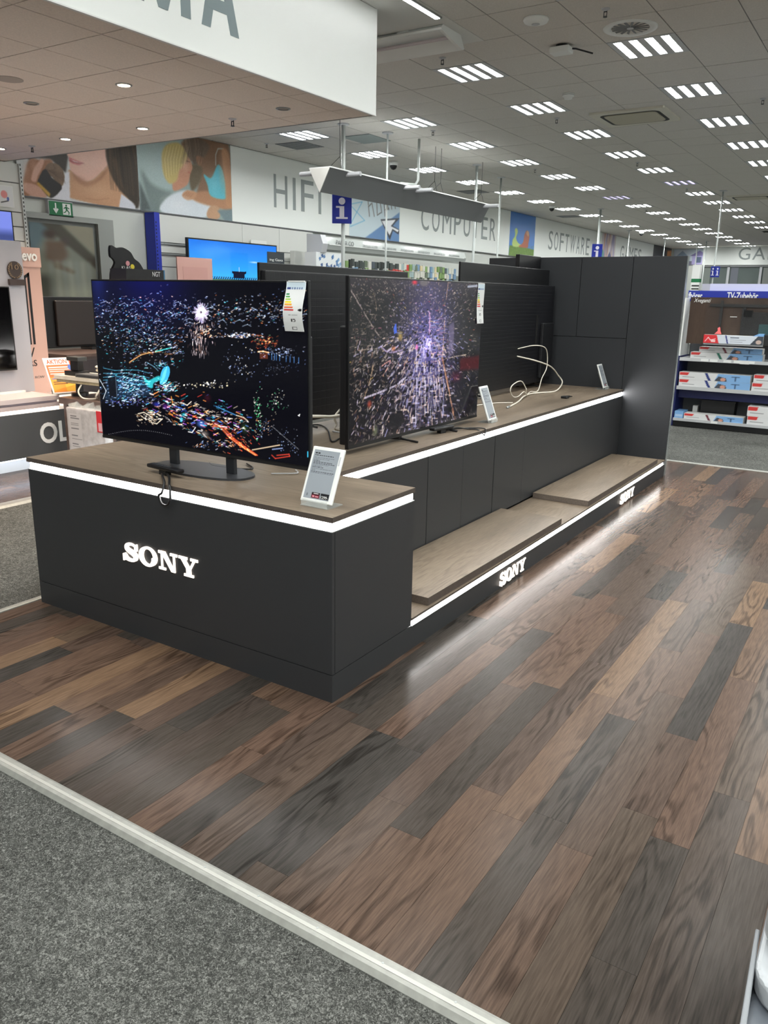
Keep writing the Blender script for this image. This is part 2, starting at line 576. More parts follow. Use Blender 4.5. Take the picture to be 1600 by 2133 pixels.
wf2 = struct(B(-6.0, -3.9, -2.0, 4.6, -0.006, -0.003).build('floor_timber', ANTH_D), 'dark oak strip floor under the white bench on the left')
planks(wf2, -5.05, -3.9, 0.2, 4.5, 8)

# --- aluminium threshold trims
def trim(n, pts_profile, axis, a, b, label):
    return struct(MB().prism(pts_profile, axis, a, b).build('trim_%d' % n, ALU), label)
t1 = trim(1, [(-0.949, 0.0), (-0.949, 0.005), (-0.958, 0.009), (-0.996, 0.009), (-1.007, -0.004), (-1.007, -0.006), (-0.949, -0.006)], 'x', -2.6, 2.9, 'aluminium threshold strip along the front of the timber floor')
B(-2.6, 2.9, -0.983, -0.972, 0.0089, 0.0100).build('ridge', mat('bright_ridge', (178, 178, 172), 0.35, metal=0.2), t1)
scr = MB().lathe([(0.0034, 0), (0.003, 0.001), (0, 0.001)], 8).mesh('screw')
for k in range(24):
    put('screw', scr, MATS['grey_metal'], t1, (-1.73 + k * 0.2, -0.9715, 0.0095))
trim(2, [(-1.925, -0.006), (-1.925, 0.004), (-1.935, 0.008), (-1.955, 0.008), (-1.965, -0.006)], 'y', -0.95, 6.0, 'aluminium threshold strip on the left edge of the timber floor')
trim(3, [(-3.9, -0.006), (-3.9, 0.006), (-3.86, 0.012), (-3.80, 0.010), (-3.78, -0.006)], 'y', -2, 4.6, 'cream threshold strip in front of the white bench') 
trim(4, [(5.966, -0.006), (5.966, 0.004), (5.975, 0.008), (6.005, 0.008), (6.02, -0.006)], 'x', -2, 2.9, 'aluminium threshold strip behind the display island')

# --- outer walls
WALLM = mat('painted_wall', (206, 210, 205), 0.7)
wl = struct(B(-8.2, -8.0, -8, 38, 0, ZC + 0.3).build('wall_left', WALLM), 'pale grey shop wall on the left')
wb = struct(B(-8.2, 9, 37.2, 37.4, 0, ZC + 0.3).build('wall_back', WALLM), 'far back wall of the shop')
struct(B(8, 8.2, -8, 38, 0, ZC + 0.3).build('wall_right', WALLM), 'shop wall on the right, out of view')
struct(B(-8.2, 9, -8.2, -8.0, 0, ZC + 0.3).build('wall_front', WALLM), 'shop wall behind the viewer')

# --- suspended ceiling
ce = struct(B(-8.1, 9, -8, 37.3, ZC + 0.075, ZC + 0.1).build('ceiling', CEILB), 'suspended ceiling of square mineral tiles')
X0 = GX - TILE / 2; Y0 = GY - TILE / 2
inv = cam.matrix_basis.inverted()
def in_view(p, m=0.06):
    q = inv @ Vector(p)
    if q.z > -0.2:
        return False
    u = 0.5 + 1651.06 * q.x / -q.z / 1600; v = 0.5 - 1651.06 * q.y / -q.z / 2133
    return -m < u < 1 + m and -m < v < 1 + m
SOF_X, SOF_Y, SOF_Z = -2.448, 3.952, 3.08
cells = []
for i in range(-12, 15):
    for j in range(-23, 50):
        cx, cy = GX + i * TILE, GY + j * TILE
        if not (-7.99 < cx - 0.2 and cx < 8 and -8 < cy < 37):
            continue
        if i % 3 == 0 and j % 3 == 0:
            continue
        cells.append((cx, cy))
def tile_ok(cx, cy):
    if cx < SOF_X + 0.2 and cy < SOF_Y + 0.1:
        return False
    if cx < -2.04 + 0.05 and cy < 5.14 and cx > -8:
        return False
    return True
cells = [c for c in cells if tile_ok(*c)]
vis = sorted([c for c in cells if in_view((c[0], c[1], ZC)) and c[1] > 2.5], key=lambda c: (c[0] - 1.7) ** 2 + (c[1] + 2.3) ** 2)
near = vis[:300]; nearset = set(near)
g = 0.005
tile_me = MB().prism([(-TILE / 2 + g, -TILE / 2 + g), (TILE / 2 - g, -TILE / 2 + g), (TILE / 2 - g, TILE / 2 - g), (-TILE / 2 + g, TILE / 2 - g)], 'z', 0, 0.02).mesh('tile')
tile_me.materials.append(CEILT)
cut_me = B(-0.16, 0.1625 - 0.005, -TILE / 2 + g, TILE / 2 - g, 0, 0.02).mesh('tile'); cut_me.materials.append(CEILT)
for j in range(-16, -1):
    put('tile', cut_me, None, ce, (-1.875, GY + j * TILE, ZC))
for c in near:
    jit = random.uniform(-0.0015, 0.0015)
    put('tile', tile_me, None, ce, (c[0], c[1], ZC + jit))
tb = MB()
for c in cells:
    if c in nearset:
        continue
    h_ = TILE / 2 - g
    tb.box(c[0] - h_, c[0] + h_, c[1] - h_, c[1] + h_, ZC, ZC + 0.02)
ft = tb.build('tile_field', CEILT, ce); ft['kind'] = 'stuff'
# T-bar runners between the tiles
bars = MB()
for i in range(-12, 16):
    x = X0 + i * TILE
    if x > -8:
        y_from = SOF_Y + 1.19 if x < -2.04 else -8
        bars.box(x - 0.012, x + 0.012, y_from, 37.2, ZC + 0.003, ZC + 0.012)
for j in range(-23, 51):
    y = Y0 + j * TILE
    if -8 < y < 37.2:
        bars.box(-2.04 if y < 5.14 else -8.0, 8, y - 0.012, y + 0.012, ZC + 0.003, ZC + 0.012)
rb = bars.build('grid_runners', mat('runner_paint', (130, 129, 126), 0.6), ce); rb['kind'] = 'stuff'
# plasterboard border round the dropped soffit
pb = MB().box(-8, -2.04, SOF_Y, 5.145, ZC - 0.002, ZC + 0.07).box(SOF_X, -2.04, -8, SOF_Y, ZC - 0.002, ZC + 0.07)
pb.build('plasterboard_border', SMOOTH, ce)

# --- recessed louvre lights
def fixture_proto(on=True):
    t = bpy.data.objects.new('ceiling_light', None); COL.objects.link(t)
    fr = MB(); s = 0.3075; w = 0.036
    xs = [-0.2175, -0.0725, 0.0725, 0.2175]
    edges = [-s] + [v for x in xs for v in (x - w, x + w)] + [s]
    for k in range(0, len(edges), 2):
        fr.box(edges[k], edges[k + 1], -s, s, -0.004, 0.004)
    for k in range(4):
        fr.box(xs[k] - w, xs[k] + w, -s, -0.275, -0.004, 0.004); fr.box(xs[k] - w, xs[k] + w, 0.275, s, -0.004, 0.004)
    fr.build('frame', mat('fixture_frame', (196, 198, 200), 0.5), t)
    for x in xs:
        lv = MB(); zt_ = 0.010; wi = w - 0.004
        lv.quad((x - w, -0.275, 0), (x - w, 0.275, 0), (x - wi, 0.275, zt_), (x - wi, -0.275, zt_))
        lv.quad((x + w, 0.275, 0), (x + w, -0.275, 0), (x + wi, -0.275, zt_), (x + wi, 0.275, zt_))
        lv.quad((x - w, 0.275, 0), (x + w, 0.275, 0), (x + wi, 0.275, zt_), (x - wi, 0.275, zt_))
        lv.quad((x + w, -0.275, 0), (x - w, -0.275, 0), (x - wi, -0.275, zt_), (x + wi, -0.275, zt_))
        o = lv.build('louvre', REFL, t)
        tm = TUBE if on else mat('fluorescent_tube_dim', (230, 225, 240), 0.5, emit=1.2, ecol=(214, 200, 255))
        MB().quad((x - wi, -0.275, zt_), (x - wi, 0.275, zt_), (x + wi, 0.275, zt_), (x + wi, -0.275, zt_)).build('tube', tm, o)
    return t
fx_on = fixture_proto(True); fx_off = fixture_proto(False)
used = {True: False, False: False}
colname = {-3: 'in the row nearest the left wall', -2: 'in the second row from the left wall', -1: 'in the third row from the left wall',
           0: 'in the row above the timber floor', 1: 'in the rightmost row'}
count = {}
for i in range(-3, 5):
    for k in range(-7, 17):
        x, y = GX + i * 1.875, GY + k * 1.875
        if (x < SOF_X + 0.2 and y < 5.14) or y > 36.5 or x > 7.6:
            continue
        seen = in_view((x, y, ZC), 0.0)
        if y > 25 and not seen:
            continue
        off = (i, k) in ((-1, 5), (-2, 6), (-2, 4))
        dim = (i, k) in ((-1, 5), (-2, 6))
        src = fx_off if dim else fx_on
        if not used[not dim]:
            o = src; used[not dim] = True
        else:
            o = copy_tree(src)
        o.location = (x, y, ZC)
        if seen:
            count[i] = count.get(i, 0) + 1
            lab = 'louvred ceiling light, %s from the front %s' % (ORD[count[i] - 1], colname[i])
            if dim:
                lab = 'dimmed ceiling light, %s from the front %s' % (ORD[count[i] - 1], colname[i])
            tag(o, lab, 'ceiling light', 'recessed ceiling lights')
        else:
            tag(o, 'recessed louvre ceiling light above the aisle, outside the picture', 'ceiling light', 'recessed ceiling lights outside the picture')

# --- dropped soffit with lettered fascia and tiled underside
so = struct(B(-8.0, SOF_X - 0.02, -7.9, SOF_Y, SOF_Z + 0.035, ZC).build('ceiling_soffit', CEILB), 'dropped ceiling block with tiled underside and lettered white fascia')
B(SOF_X - 0.02, SOF_X, -7.9, SOF_Y, SOF_Z, ZC - 0.004).build('fascia', BANNER, so)
B(SOF_X - 0.021, SOF_X + 0.003, -7.9, SOF_Y + 0.003, SOF_Z - 0.004, SOF_Z + 0.004).build('fascia_edge', WHITE, so)
B(-8.0, SOF_X - 0.02, SOF_Y - 0.02, SOF_Y, SOF_Z, SOF_Z + 0.04).build('soffit_edge', CEILB, so)
ST = 0.585
stile = {}
xs = [SOF_X - 0.022, -2.69] + [-2.69 - ST * k for k in range(1, 10)]
ys = [SOF_Y - 0.022, 3.63] + [3.63 - ST * k for k in range(1, 10)]
for a in range(len(xs) - 1):
    for b in range(len(ys) - 1):
        w_, d_ = xs[a] - xs[a + 1], ys[b] - ys[b + 1]
        key = (round(w_, 3), round(d_, 3))
        if key not in stile:
            stile[key] = B(0.005, w_ - 0.005, 0.005, d_ - 0.005, 0, 0.02).mesh('tile'); stile[key].materials.append(SOFT)
        put('tile', stile[key], None, so, (xs[a + 1], ys[b + 1], SOF_Z + random.uniform(0, 0.002)))
B(-8.0, SOF_X - 0.02, -7.9, ys[-1], SOF_Z, SOF_Z + 0.03).build('tile_field', SOFT, so)
# lettering on the fascia: the last two letters that show
def polys_mesh(polys, depth, name='letter'):
    mb = MB()
    for i, p in enumerate(polys):
        mb.prism(p, 'z', 0, depth * (1 + 0.06 * i))
    return mb.mesh(name)
FL = mat('fascia_letters', (128, 143, 146), 0.5)
hh = 0.52
let_M = [[(0, 0), (0.083, 0), (0.083, hh), (0, hh)], [(0.379, 0), (0.462, 0), (0.462, hh), (0.379, hh)],
         [(0.195, 0), (0.27, 0), (0.083, hh), (0, hh)], [(0.195, 0), (0.27, 0), (0.462, hh), (0.379, hh)]]
let_A = [[(0, 0), (0.08, 0), (0.215, hh), (0.135, hh)], [(0.35, 0), (0.267, 0), (0.135, hh), (0.215, hh)], [(0.03, 0.113), (0.32, 0.113), (0.30, 0.185), (0.05, 0.185)]]
put('letter', polys_mesh(let_M, 0.002), FL, so, (SOF_X, 1.34, 3.257), FACE_RIGHT)
put('letter', polys_mesh(let_A, 0.002), FL, so, (SOF_X, 1.896, 3.257), FACE_RIGHT)

# --- soffit downlights
def downlight(x, y, lit, label):
    t = thing('downlight', label, 'downlight', (x, y, SOF_Z), group='soffit downlights')
    MB().lathe([(0.062, -0.004), (0.062, 0.001), (0.048, 0.001), (0.046, -0.006), (0.062, -0.004)], 24, caps=False).build('ring', METAL, t, smooth=False)
    MB().lathe([(0.047, -0.0015), (0.047, 0.0), (0, 0.0)], 24).build('lens', DOWN if lit else mat('unlit_lens', (160, 150, 140), 0.4), t)
    if lit:
        ld = bpy.data.lights.new('downlight_beam', 'SPOT'); ld.energy = SPOT; ld.color = (1.0, 0.80, 0.62); ld.spot_size = math.radians(110); ld.spot_blend = 0.8; ld.shadow_soft_size = 0.045
        lo = bpy.data.objects.new('downlight_beam', ld); COL.objects.link(lo); lo.parent = t; lo.location = (0, 0, -0.02)
    return t
downlight(-3.55, 2.17, True, 'lit round downlight nearest the lettered fascia')
downlight(-4.72, 3.36, True, 'lit round downlight above the two poster women, rightmost at the soffit edge')
downlight(-5.87, 3.35, True, 'lit round downlight in the middle of the soffit edge')
downlight(-7.04, 3.37, True, 'lit round downlight at the far left of the soffit edge')
downlight(-4.74, 2.2, False, 'unlit round downlight in the soffit beside the loudspeaker grille')
downlight(-2.99, 3.36, False, 'unlit round downlight near the soffit corner')
for p in ((-4.72, 1.0), (-6.4, 1.6), (-3.55, 0.0), (-5.9, -0.2)):  # unseen downlights, added to light the left area
    downlight(p[0], p[1], True, 'lit round downlight outside the picture, added to light the left aisle')
tag(MB().lathe([(0.10, -0.003), (0.10, 0.0), (0, 0.0)], 28, (-4.18, 1.64, SOF_Z)).build('ceiling_speaker', mat('speaker_cloth', (176, 166, 158), 0.9), None), 'round loudspeaker grille flush in the soffit', 'speaker')

def sprinkler(x, y, z, label):
    t = thing('sprinkler', label, 'sprinkler', (x, y, z), group='ceiling sprinklers')
    MB().lathe([(0.036, 0.0), (0.034, -0.006), (0.014, -0.012), (0.014, -0.02), (0, -0.02)], 16).build('collar', LTGREY, t)
    MB().box(-0.014, -0.010, -0.004, 0.004, -0.06, -0.015).box(0.010, 0.014, -0.004, 0.004, -0.06, -0.015).box(-0.014, 0.014, -0.004, 0.004, -0.026, -0.02).build('yoke', BLACK, t)
    MB().lathe([(0.017, -0.064), (0.017, -0.058), (0, -0.058)], 10).build('deflector', BLACK, t)
    return t
sprinkler(-3.65, 3.45, SOF_Z, 'small sprinkler head under the soffit near its far edge')
sprinkler(-6.57, 3.44, SOF_Z, 'small sprinkler head under the soffit near the slatted wall')
for x, y, l in ((-2.643, 5.441, 'sprinkler head in front of the light nearest the fascia corner'), (-0.802, 4.877, 'sprinkler head above the round swirl diffuser, near the top edge'),
                (-2.648, 8.596, 'sprinkler head left of the big ceiling cassette'), (-0.149, 8.718, 'sprinkler head at the right edge of the picture'),
                (-4.506, 8.549, 'sprinkler head beside the left pole and fascia corner'), (-4.557, 12.489, 'sprinkler head above the hanging prism fixture, left of centre'),
                (-2.697, 12.566, 'sprinkler head between the middle rows of lights'), (-7.35, 8.2, 'sprinkler head above the HIFI lettering'),
                (-2.7, 16.3, 'sprinkler head far back above the software banner'), (-4.6, 20.2, 'small sprinkler head in the far ceiling')):
    sprinkler(x, y, ZC, l)

# --- ceiling equipment
t = thing('swirl_diffuser', 'round white swirl air diffuser with radial vanes', 'air vent', (-0.765, 5.45, ZC))
MB().lathe([(0.235, 0), (0.23, -0.008), (0.19, -0.012), (0.165, -0.004), (0.165, 0.0)], 40).build('flange', WHITE, t, smooth=True)
MB().lathe([(0.165, -0.001), (0, -0.001)], 32).build('backplate', mat('vent_dark', (58, 58, 58), 0.7), t)
for k in range(16):
    a = 2 * PI * k / 16
    o = B(0.03, 0.16, -0.010, 0.012, -0.006, -0.002).build('vane', MIDGREY, t); o.rotation_euler = (0.35, 0, a)
MB().lathe([(0.03, -0.008), (0.03, 0), (0, 0)], 16).build('hub', LTGREY, t)

t = thing('wifi_access_point', 'round white wireless access point on the ceiling', 'access point', (-1.39, 4.82, ZC))
MB().lathe([(0.105, 0), (0.11, -0.012), (0.10, -0.03), (0.06, -0.042), (0, -0.044)], 32).build('housing', WHITE, t, smooth=True)
MB().lathe([(0.035, -0.0445), (0.03, -0.047), (0, -0.047)], 20).build('badge', LTGREY, t)

t = thing('ceiling_antenna', 'small white box with black antenna under the ceiling', 'antenna', (-1.46, 5.63, ZC))
B(-0.10, 0.09, -0.07, 0.07, -0.075, -0.02).build('housing', WHITE, t, bevel=0.008)
MB().lathe([(0.06, -0.02), (0.06, 0), (0, 0)], 16).build('mount', BLACK, t)
MB().tube([(0.05, 0.02, -0.03), (0.12, 0.05, -0.035), (0.24, 0.18, -0.06)], 0.008, 6).build('antenna', BLACK, t)

t = thing('smoke_detector', 'round white smoke detector left of the ceiling cassette', 'smoke detector', (-2.055, 7.42, ZC))
MB().lathe([(0.07, 0), (0.068, -0.03), (0.05, -0.034), (0.045, -0.058), (0, -0.062)], 24).build('body', WHITE, t, smooth=True)
MB().lathe([(0.0695, -0.022), (0.07, -0.018)], 24, caps=False).build('slot', MIDGREY, t)

def cassette(x, y, label):
    t = thing('air_conditioner', label, 'air conditioner', (x, y, ZC), group='ceiling cassettes')
    MB().prism(rounded(-0.475, 0.475, -0.43, 0.43, 0.02, 3), 'z', -0.028, 0).build('panel', mat('cassette_white', (214, 210, 196), 0.5), t)
    fr = MB(); o_ = rounded(-0.38, 0.38, -0.34, 0.34, 0.10, 6); i_ = rounded(-0.335, 0.335, -0.295, 0.295, 0.08, 6)
    n = len(o_)
    for k in range(n):
        j = (k + 1) % n
        fr.quad((o_[k][0], o_[k][1], -0.029), (o_[j][0], o_[j][1], -0.029), (i_[j][0], i_[j][1], -0.0285), (i_[k][0], i_[k][1], -0.0285))
    fr.build('air_slot', BLACKM, t)
    MB().prism(rounded(-0.33, 0.33, -0.29, 0.29, 0.08, 6), 'z', -0.036, -0.028).build('grille', mat('cassette_grille', (186, 180, 160), 0.6), t)
cassette(-1.71, 8.94, 'large square ceiling cassette with black air slot, nearer of the two')
cassette(-1.75, 18.4, 'ceiling cassette far back at the right edge')

def dome(x, y, label):
    t = thing('dome_camera', label, 'camera', (x, y, ZC), group='dome cameras')
    MB().lathe([(0.075, 0), (0.08, -0.03), (0.075, -0.07)], 20).build('housing', WHITE, t, smooth=True)
    MB().lathe([(0.066, -0.07), (0.06, -0.10), (0.04, -0.13), (0, -0.145)], 20).build('dome', BLACK, t, smooth=True)
dome(-6.455, 10.58, 'dome security camera nearest, above the prism fixture')
dome(-6.47, 18.25, 'dome security camera in the middle distance')
dome(-6.6, 27.0, 'dome security camera far back above the left wall')

def vent(x, y, label):
    t = thing('ceiling_vent', label, 'air vent', (x, y, ZC), group='dark ceiling vents')
    B(-0.28, 0.28, -0.28, 0.28, -0.006, 0).build('frame', DKGREY, t)
    for k in range(7):
        B(-0.25, 0.25, -0.25 + k * 0.075, -0.215 + k * 0.075, -0.009, -0.006).build('slat', MIDGREY, t)
vent(-6.98, 8.58, 'dark square ceiling vent above the HIFI lettering')
vent(-7.07, 14.95, 'dark square ceiling vent above the computer banner')
vent(-7.07, 21.1, 'dark square ceiling vent above the software banner')
tag(B(-5.95, -5.45, 8.3, 8.9, ZC - 0.012, ZC).build('blank_panel', mat('glass_grey', (140, 150, 148), 0.5)), 'plain grey ceiling panel beside the left pole', 'panel')

# hanging strip lamp and slot lamp beside the fascia
t = thing('strip_light', 'slim lit strip lamp in the plasterboard border', 'ceiling light', (-2.1, 4.1, ZC))
B(-0.035, 0.035, -11.8, 0.28, -0.016, -0.001).build('housing', METAL, t)
B(-0.022, 0.022, -11.78, 0.265, -0.018, -0.016).build('tube', mat('slot_tube', (255, 255, 255), 0.5, emit=11.0), t)
t = thing('wall_washer', 'unlit white trough luminaire beside the fascia corner', 'ceiling light', (-2.2, 4.72, ZC))
MB().prism([(-0.17, -0.002), (0.17, -0.002), (0.25, -0.10), (0.22, -0.115), (0.10, -0.03), (-0.15, -0.03), (-0.19, -0.045), (-0.20, -0.03)], 'x', -1.1, 0.02).build('trough', WHITE, t)
MB().prism([(-0.17, -0.002), (0.17, -0.002), (0.25, -0.10), (0.22, -0.115), (-0.19, -0.045), (-0.20, -0.03)], 'x', 0.02, 0.05).build('end_cap', WHITE, t)
MB().tube([(-1.08, 0.02, -0.055), (0.0, 0.02, -0.055)], 0.016, 8).build('tube', mat('unlit_tube', (206, 196, 200), 0.3), t)
B(-0.42, -0.30, -0.18, -0.16, -0.05, 0.0).build('bracket', WHITE, t)

# --- hanging prism luminaire
t = thing('prism_luminaire', 'long grey V-shaped luminaire hung on wires above the television island', 'ceiling light', (-5.1, 6.637, 0))
shell = MB(); zt, zb_, hw = 3.178, 2.887, 0.165
shell.prism([(-hw, zt), (hw, zt), (0.0, zb_)], 'y', 0.0, 4.81)
shell.build('body', mat('luminaire_grey', (112, 114, 116), 0.55), t)
MB().prism([(-hw - 0.004, zt + 0.004), (hw + 0.004, zt + 0.004), (0.0, zb_ - 0.006)], 'y', -0.012, 0.0).build('end_plate', mat('luminaire_end', (214, 213, 208), 0.5), t)
B(-hw - 0.01, hw + 0.012, 0.0, 4.83, zt, zt + 0.016).build('top_rail', WHITE, t)
for y_, x0_, x1_ in ((0.12, -0.42, -0.1), (0.42, 0.02, 0.36), (1.9, 0.05, 0.40), (2.25, 0.05, 0.42), (4.6, 0.0, 0.42)):
    MB().tube([(x0_, y_, zt - 0.035), (x1_, y_, zt - 0.035)], 0.03, 10).build('cross_tube', LTGREY, t)
for y_ in (0.3, 2.9, 3.1, 4.6):
    MB().tube([(-0.12, y_, zt + 0.016), (0.02, y_ + 0.12, zt + 0.2), (0.02, y_ + 0.12, ZC)], 0.004, 5).build('wire', BLACK, t)
    MB().tube([(0.14, y_, zt + 0.016), (0.02, y_ + 0.12, zt + 0.2)], 0.004, 5).build('wire', BLACK, t)

# --- poles and information signs
def pole(x, y, z0, label, r=0.028):
    t = thing('ceiling_pole', label, 'pole', (x, y, z0), group='service poles')
    MB().tube([(0, 0, 0), (0, 0, ZC - z0)], r, 12).build('shaft', POLE, t, smooth=True)
    MB().lathe([(0.085, ZC - z0), (0.08, ZC - z0 - 0.015), (0.03, ZC - z0 - 0.02)], 16).build('ceiling_plate', LTGREY, t)
    return t
pole(-5.385, 7.56, 0.0, 'thick grey service pole carrying the nearest blue information sign')
pole(-5.16, 8.36, 0.0, 'thin service pole just right of the nearest information sign', 0.014)
t = thing('ceiling_pole', 'white bent conduit ending on the prism luminaire', 'pole', (-5.0, 9.0, 3.21), group='service poles')
MB().tube([(-0.1, -0.35, 0.02), (-0.02, -0.05, 0.03), (0, 0, 0.1), (0, 0, ZC - 3.21)], 0.02, 8).build('shaft', POLE, t, smooth=True)
pole(-5.295, 11.57, 0.0, 'grey service pole in front of the computer lettering', 0.024)
pole(-5.55, 13.16, 0.0, 'thin grey pole left of the mermaid poster', 0.018)
pole(-5.6, 19.5, 0.0, 'grey service pole carrying the far blue information sign', 0.03)
pole(-6.85, 26.4, 0.0, 'thin pole in front of the games banner, nearer one', 0.02)
pole(-6.54, 30.0, 0.0, 'thin pole in front of the games banner, farther one', 0.02)
pole(-6.1, 33.5, 0.0, 'thin far pole before the beach hut picture, left one', 0.025)
pole(-5.55, 32.5, 0.0, 'thin far pole before the beach hut picture, right one', 0.025)
pole(-2.1, 17.0, 0.0, 'thin pole carrying the double blue information sign on the right', 0.016)

INFO = mat('sign_white', (226, 224, 236), 0.5)
def isign(x, y, zc, w, h, rz, label):
    t = thing('information_sign', label, 'sign', (x, y, zc), rz, group='blue information signs')
    B(-w / 2, w / 2, -0.035, -0.01, -h / 2, h / 2).build('panel', DBLUE if False else BLUE, t, bevel=0.006)
    c = MB(); n = 20; r = w * 0.17
    c.prism([(r * math.cos(2 * PI * k / n), h * 0.27 + r * math.sin(2 * PI * k / n)) for k in range(n)], 'y', -0.039, -0.035)
    c.build('dot', INFO, t)
    s_ = w * 0.12
    c = MB()
    for p in ([(-s_, -h * 0.30), (s_, -h * 0.30), (s_, h * 0.10), (-s_, h * 0.10)], [(-w * 0.30, h * 0.04), (0, h * 0.04), (0, h * 0.10), (-w * 0.30, h * 0.10)], [(-w * 0.30, -h * 0.34), (w * 0.30, -h * 0.34), (w * 0.30, -h * 0.28), (-w * 0.30, -h * 0.28)]):
        c.prism(p, 'y', -0.039, -0.035)
    c.build('stem', INFO, t)
isign(-5.385, 7.53, 2.768, 0.28, 0.39, 0.60, 'blue information sign with white letter i, nearest and largest')
isign(-5.6, 19.46, 2.80, 0.27, 0.42, 0.5, 'blue information sign rising behind the dark wall panel')
isign(-2.09, 16.95, 2.215, 0.11, 0.23, 0.22 - 0.5, 'left half of the small double blue information sign')
isign(-2.03, 16.95, 2.215, 0.11, 0.23, 0.22 + 0.5, 'right half of the small double blue information sign')

# =================================================================== LEFT WALL BAND OF BANNERS
BX = -7.975
def banner(y0, y1, label, words=None, ly=None, z0=2.73):
    t = thing('wall_banner', label, 'banner', (BX, y0, z0))
    B(-0.02, 0, 0, y1 - y0 - 0.006, 0, ZC - z0 - 0.004).build('panel', BANNER, t)
    B(-0.02, 0.012, 0, y1 - y0 - 0.006, -0.02, 0.0).build('lower_rail', DKGREY, t)
    if words:
        # each letter its own piece
        n = len(words); a, b = ly
        wd = {'I': 0.22, 'M': 1.25, 'W': 1.35}
        ws = [wd.get(ch, 1.0) for ch in words]; gap = 0.42
        tot = sum(ws) + gap * (n - 1); u = (b - a) / tot; p = a
        for ch, w_ in zip(words, ws):
            text(ch, w_ * u, 0.545, LETTER, t, (0, p - y0, 3.05 - z0), FACE_RIGHT, 0.003, name='letter')
            p += (w_ + gap) * u
    return t
banner(8.03, 11.38, 'white wall banner with grey HIFI lettering', 'HIFI', (9.09, 10.45))
banner(13.27, 19.06, 'white wall banner with grey COMPUTER lettering', 'COMPUTER', (14.2, 18.15))
banner(20.85, 27.0, 'white wall banner with grey SOFTWARE lettering', 'SOFTWARE', (21.95, 25.7))
banner(28.62, 33.9, 'white wall banner with grey GAMES lettering', 'GAMES', (29.3, 32.1))

def poster(y0, y1, cv, label, z0=2.73, x=BX):
    t = thing('wall_poster', label, 'poster', (x, y0, z0))
    B(-0.02, -0.001, 0.0, y1 - y0 - 0.006, 0, ZC - z0 - 0.004).build('board', WHITE, t)
    put('print', cv.mesh('print', y1 - y0 - 0.006, ZC - z0 - 0.004), PRINT_GLOSS, t, (0, 0, 0), FACE_RIGHT)
    B(-0.02, 0.012, 0, y1 - y0 - 0.006, -0.02, 0.0).build('lower_rail', DKGREY, t)
    return t

# crop-to-photo shorthand for the picture contents (prints are laid out from their own corners)
def K(x, y):
    return (x * 0.3125, 250 + y * 0.3125)
def KK(l):
    return [K(*p) for p in l]
# singer with microphone
cv = Canvas(300, 190, (206, 208, 210), [(18.0, 194.5), (278.9, 255.7), (289.9, 437.3), (38.7, 406.3)])
cv.poly(KK([(60, -150), (930, -150), (930, 160), (905, 590), (860, 560), (700, 330), (450, 210), (430, 350), (330, 260), (240, 250), (200, 260), (100, 260)]), (52, 44, 38), soft=2)
cv.poly(KK([(60, -160), (180, 60), (180, 250), (130, 480), (90, 250)]), (208, 208, 208), soft=2)
cv.curve(KK([(440, 205), (450, 250), (455, 300), (470, 350), (520, 400), (600, 400), (690, 320), (740, 240), (720, 60), (600, -60), (480, 0)]), (228, 184, 168), soft=1)
cv.curve(KK([(450, 330), (440, 480), (470, 520), (800, 590), (860, 560), (800, 400), (760, 250), (690, 320), (600, 400), (520, 395)]), (196, 150, 116), soft=1)
cv.curve(KK([(470, 345), (520, 420), (590, 440), (680, 380), (720, 300), (640, 390), (560, 405)]), (150, 104, 76), 0.7, soft=3)
cv.curve(KK([(600, 300), (690, 330), (720, 250), (660, 170), (620, 220)]), (236, 196, 182), 0.5, soft=4)
cv.poly(KK([(450, 245), (490, 262), (550, 285), (520, 300), (480, 290), (455, 275)]), (196, 108, 110), soft=1)
cv.poly(KK([(465, 262), (530, 284), (490, 280)]), (240, 226, 222), 0.8)
cv.poly(KK([(430, 350), (455, 340), (460, 535), (340, 520), (380, 480)]), (226, 226, 234), soft=1)
cv.poly(KK([(800, 490), (900, 560), (890, 600), (785, 580)]), (214, 216, 226), soft=1)
cv.curve(KK([(700, 180), (720, 330), (780, 450), (870, 540), (920, 560), (915, 160), (800, 120)]), (56, 46, 36), 0.95, soft=2)
cv.curve(KK([(735, 260), (750, 300), (790, 420), (830, 480), (800, 380), (770, 260)]), (88, 70, 52), 0.6, soft=3)
# hand
cv.curve(KK([(140, 490), (160, 340), (190, 260), (270, 262), (330, 260), (340, 300), (270, 400), (290, 470), (300, 510), (200, 505)]), (160, 112, 84), soft=2)
cv.curve(KK([(200, 395), (215, 330), (245, 280), (272, 255), (285, 275), (270, 320), (245, 370), (230, 410)]), (214, 168, 148), soft=1)
cv.curve(KK([(140, 450), (170, 415), (250, 440), (300, 480), (290, 512), (200, 500)]), (204, 158, 138), soft=1)
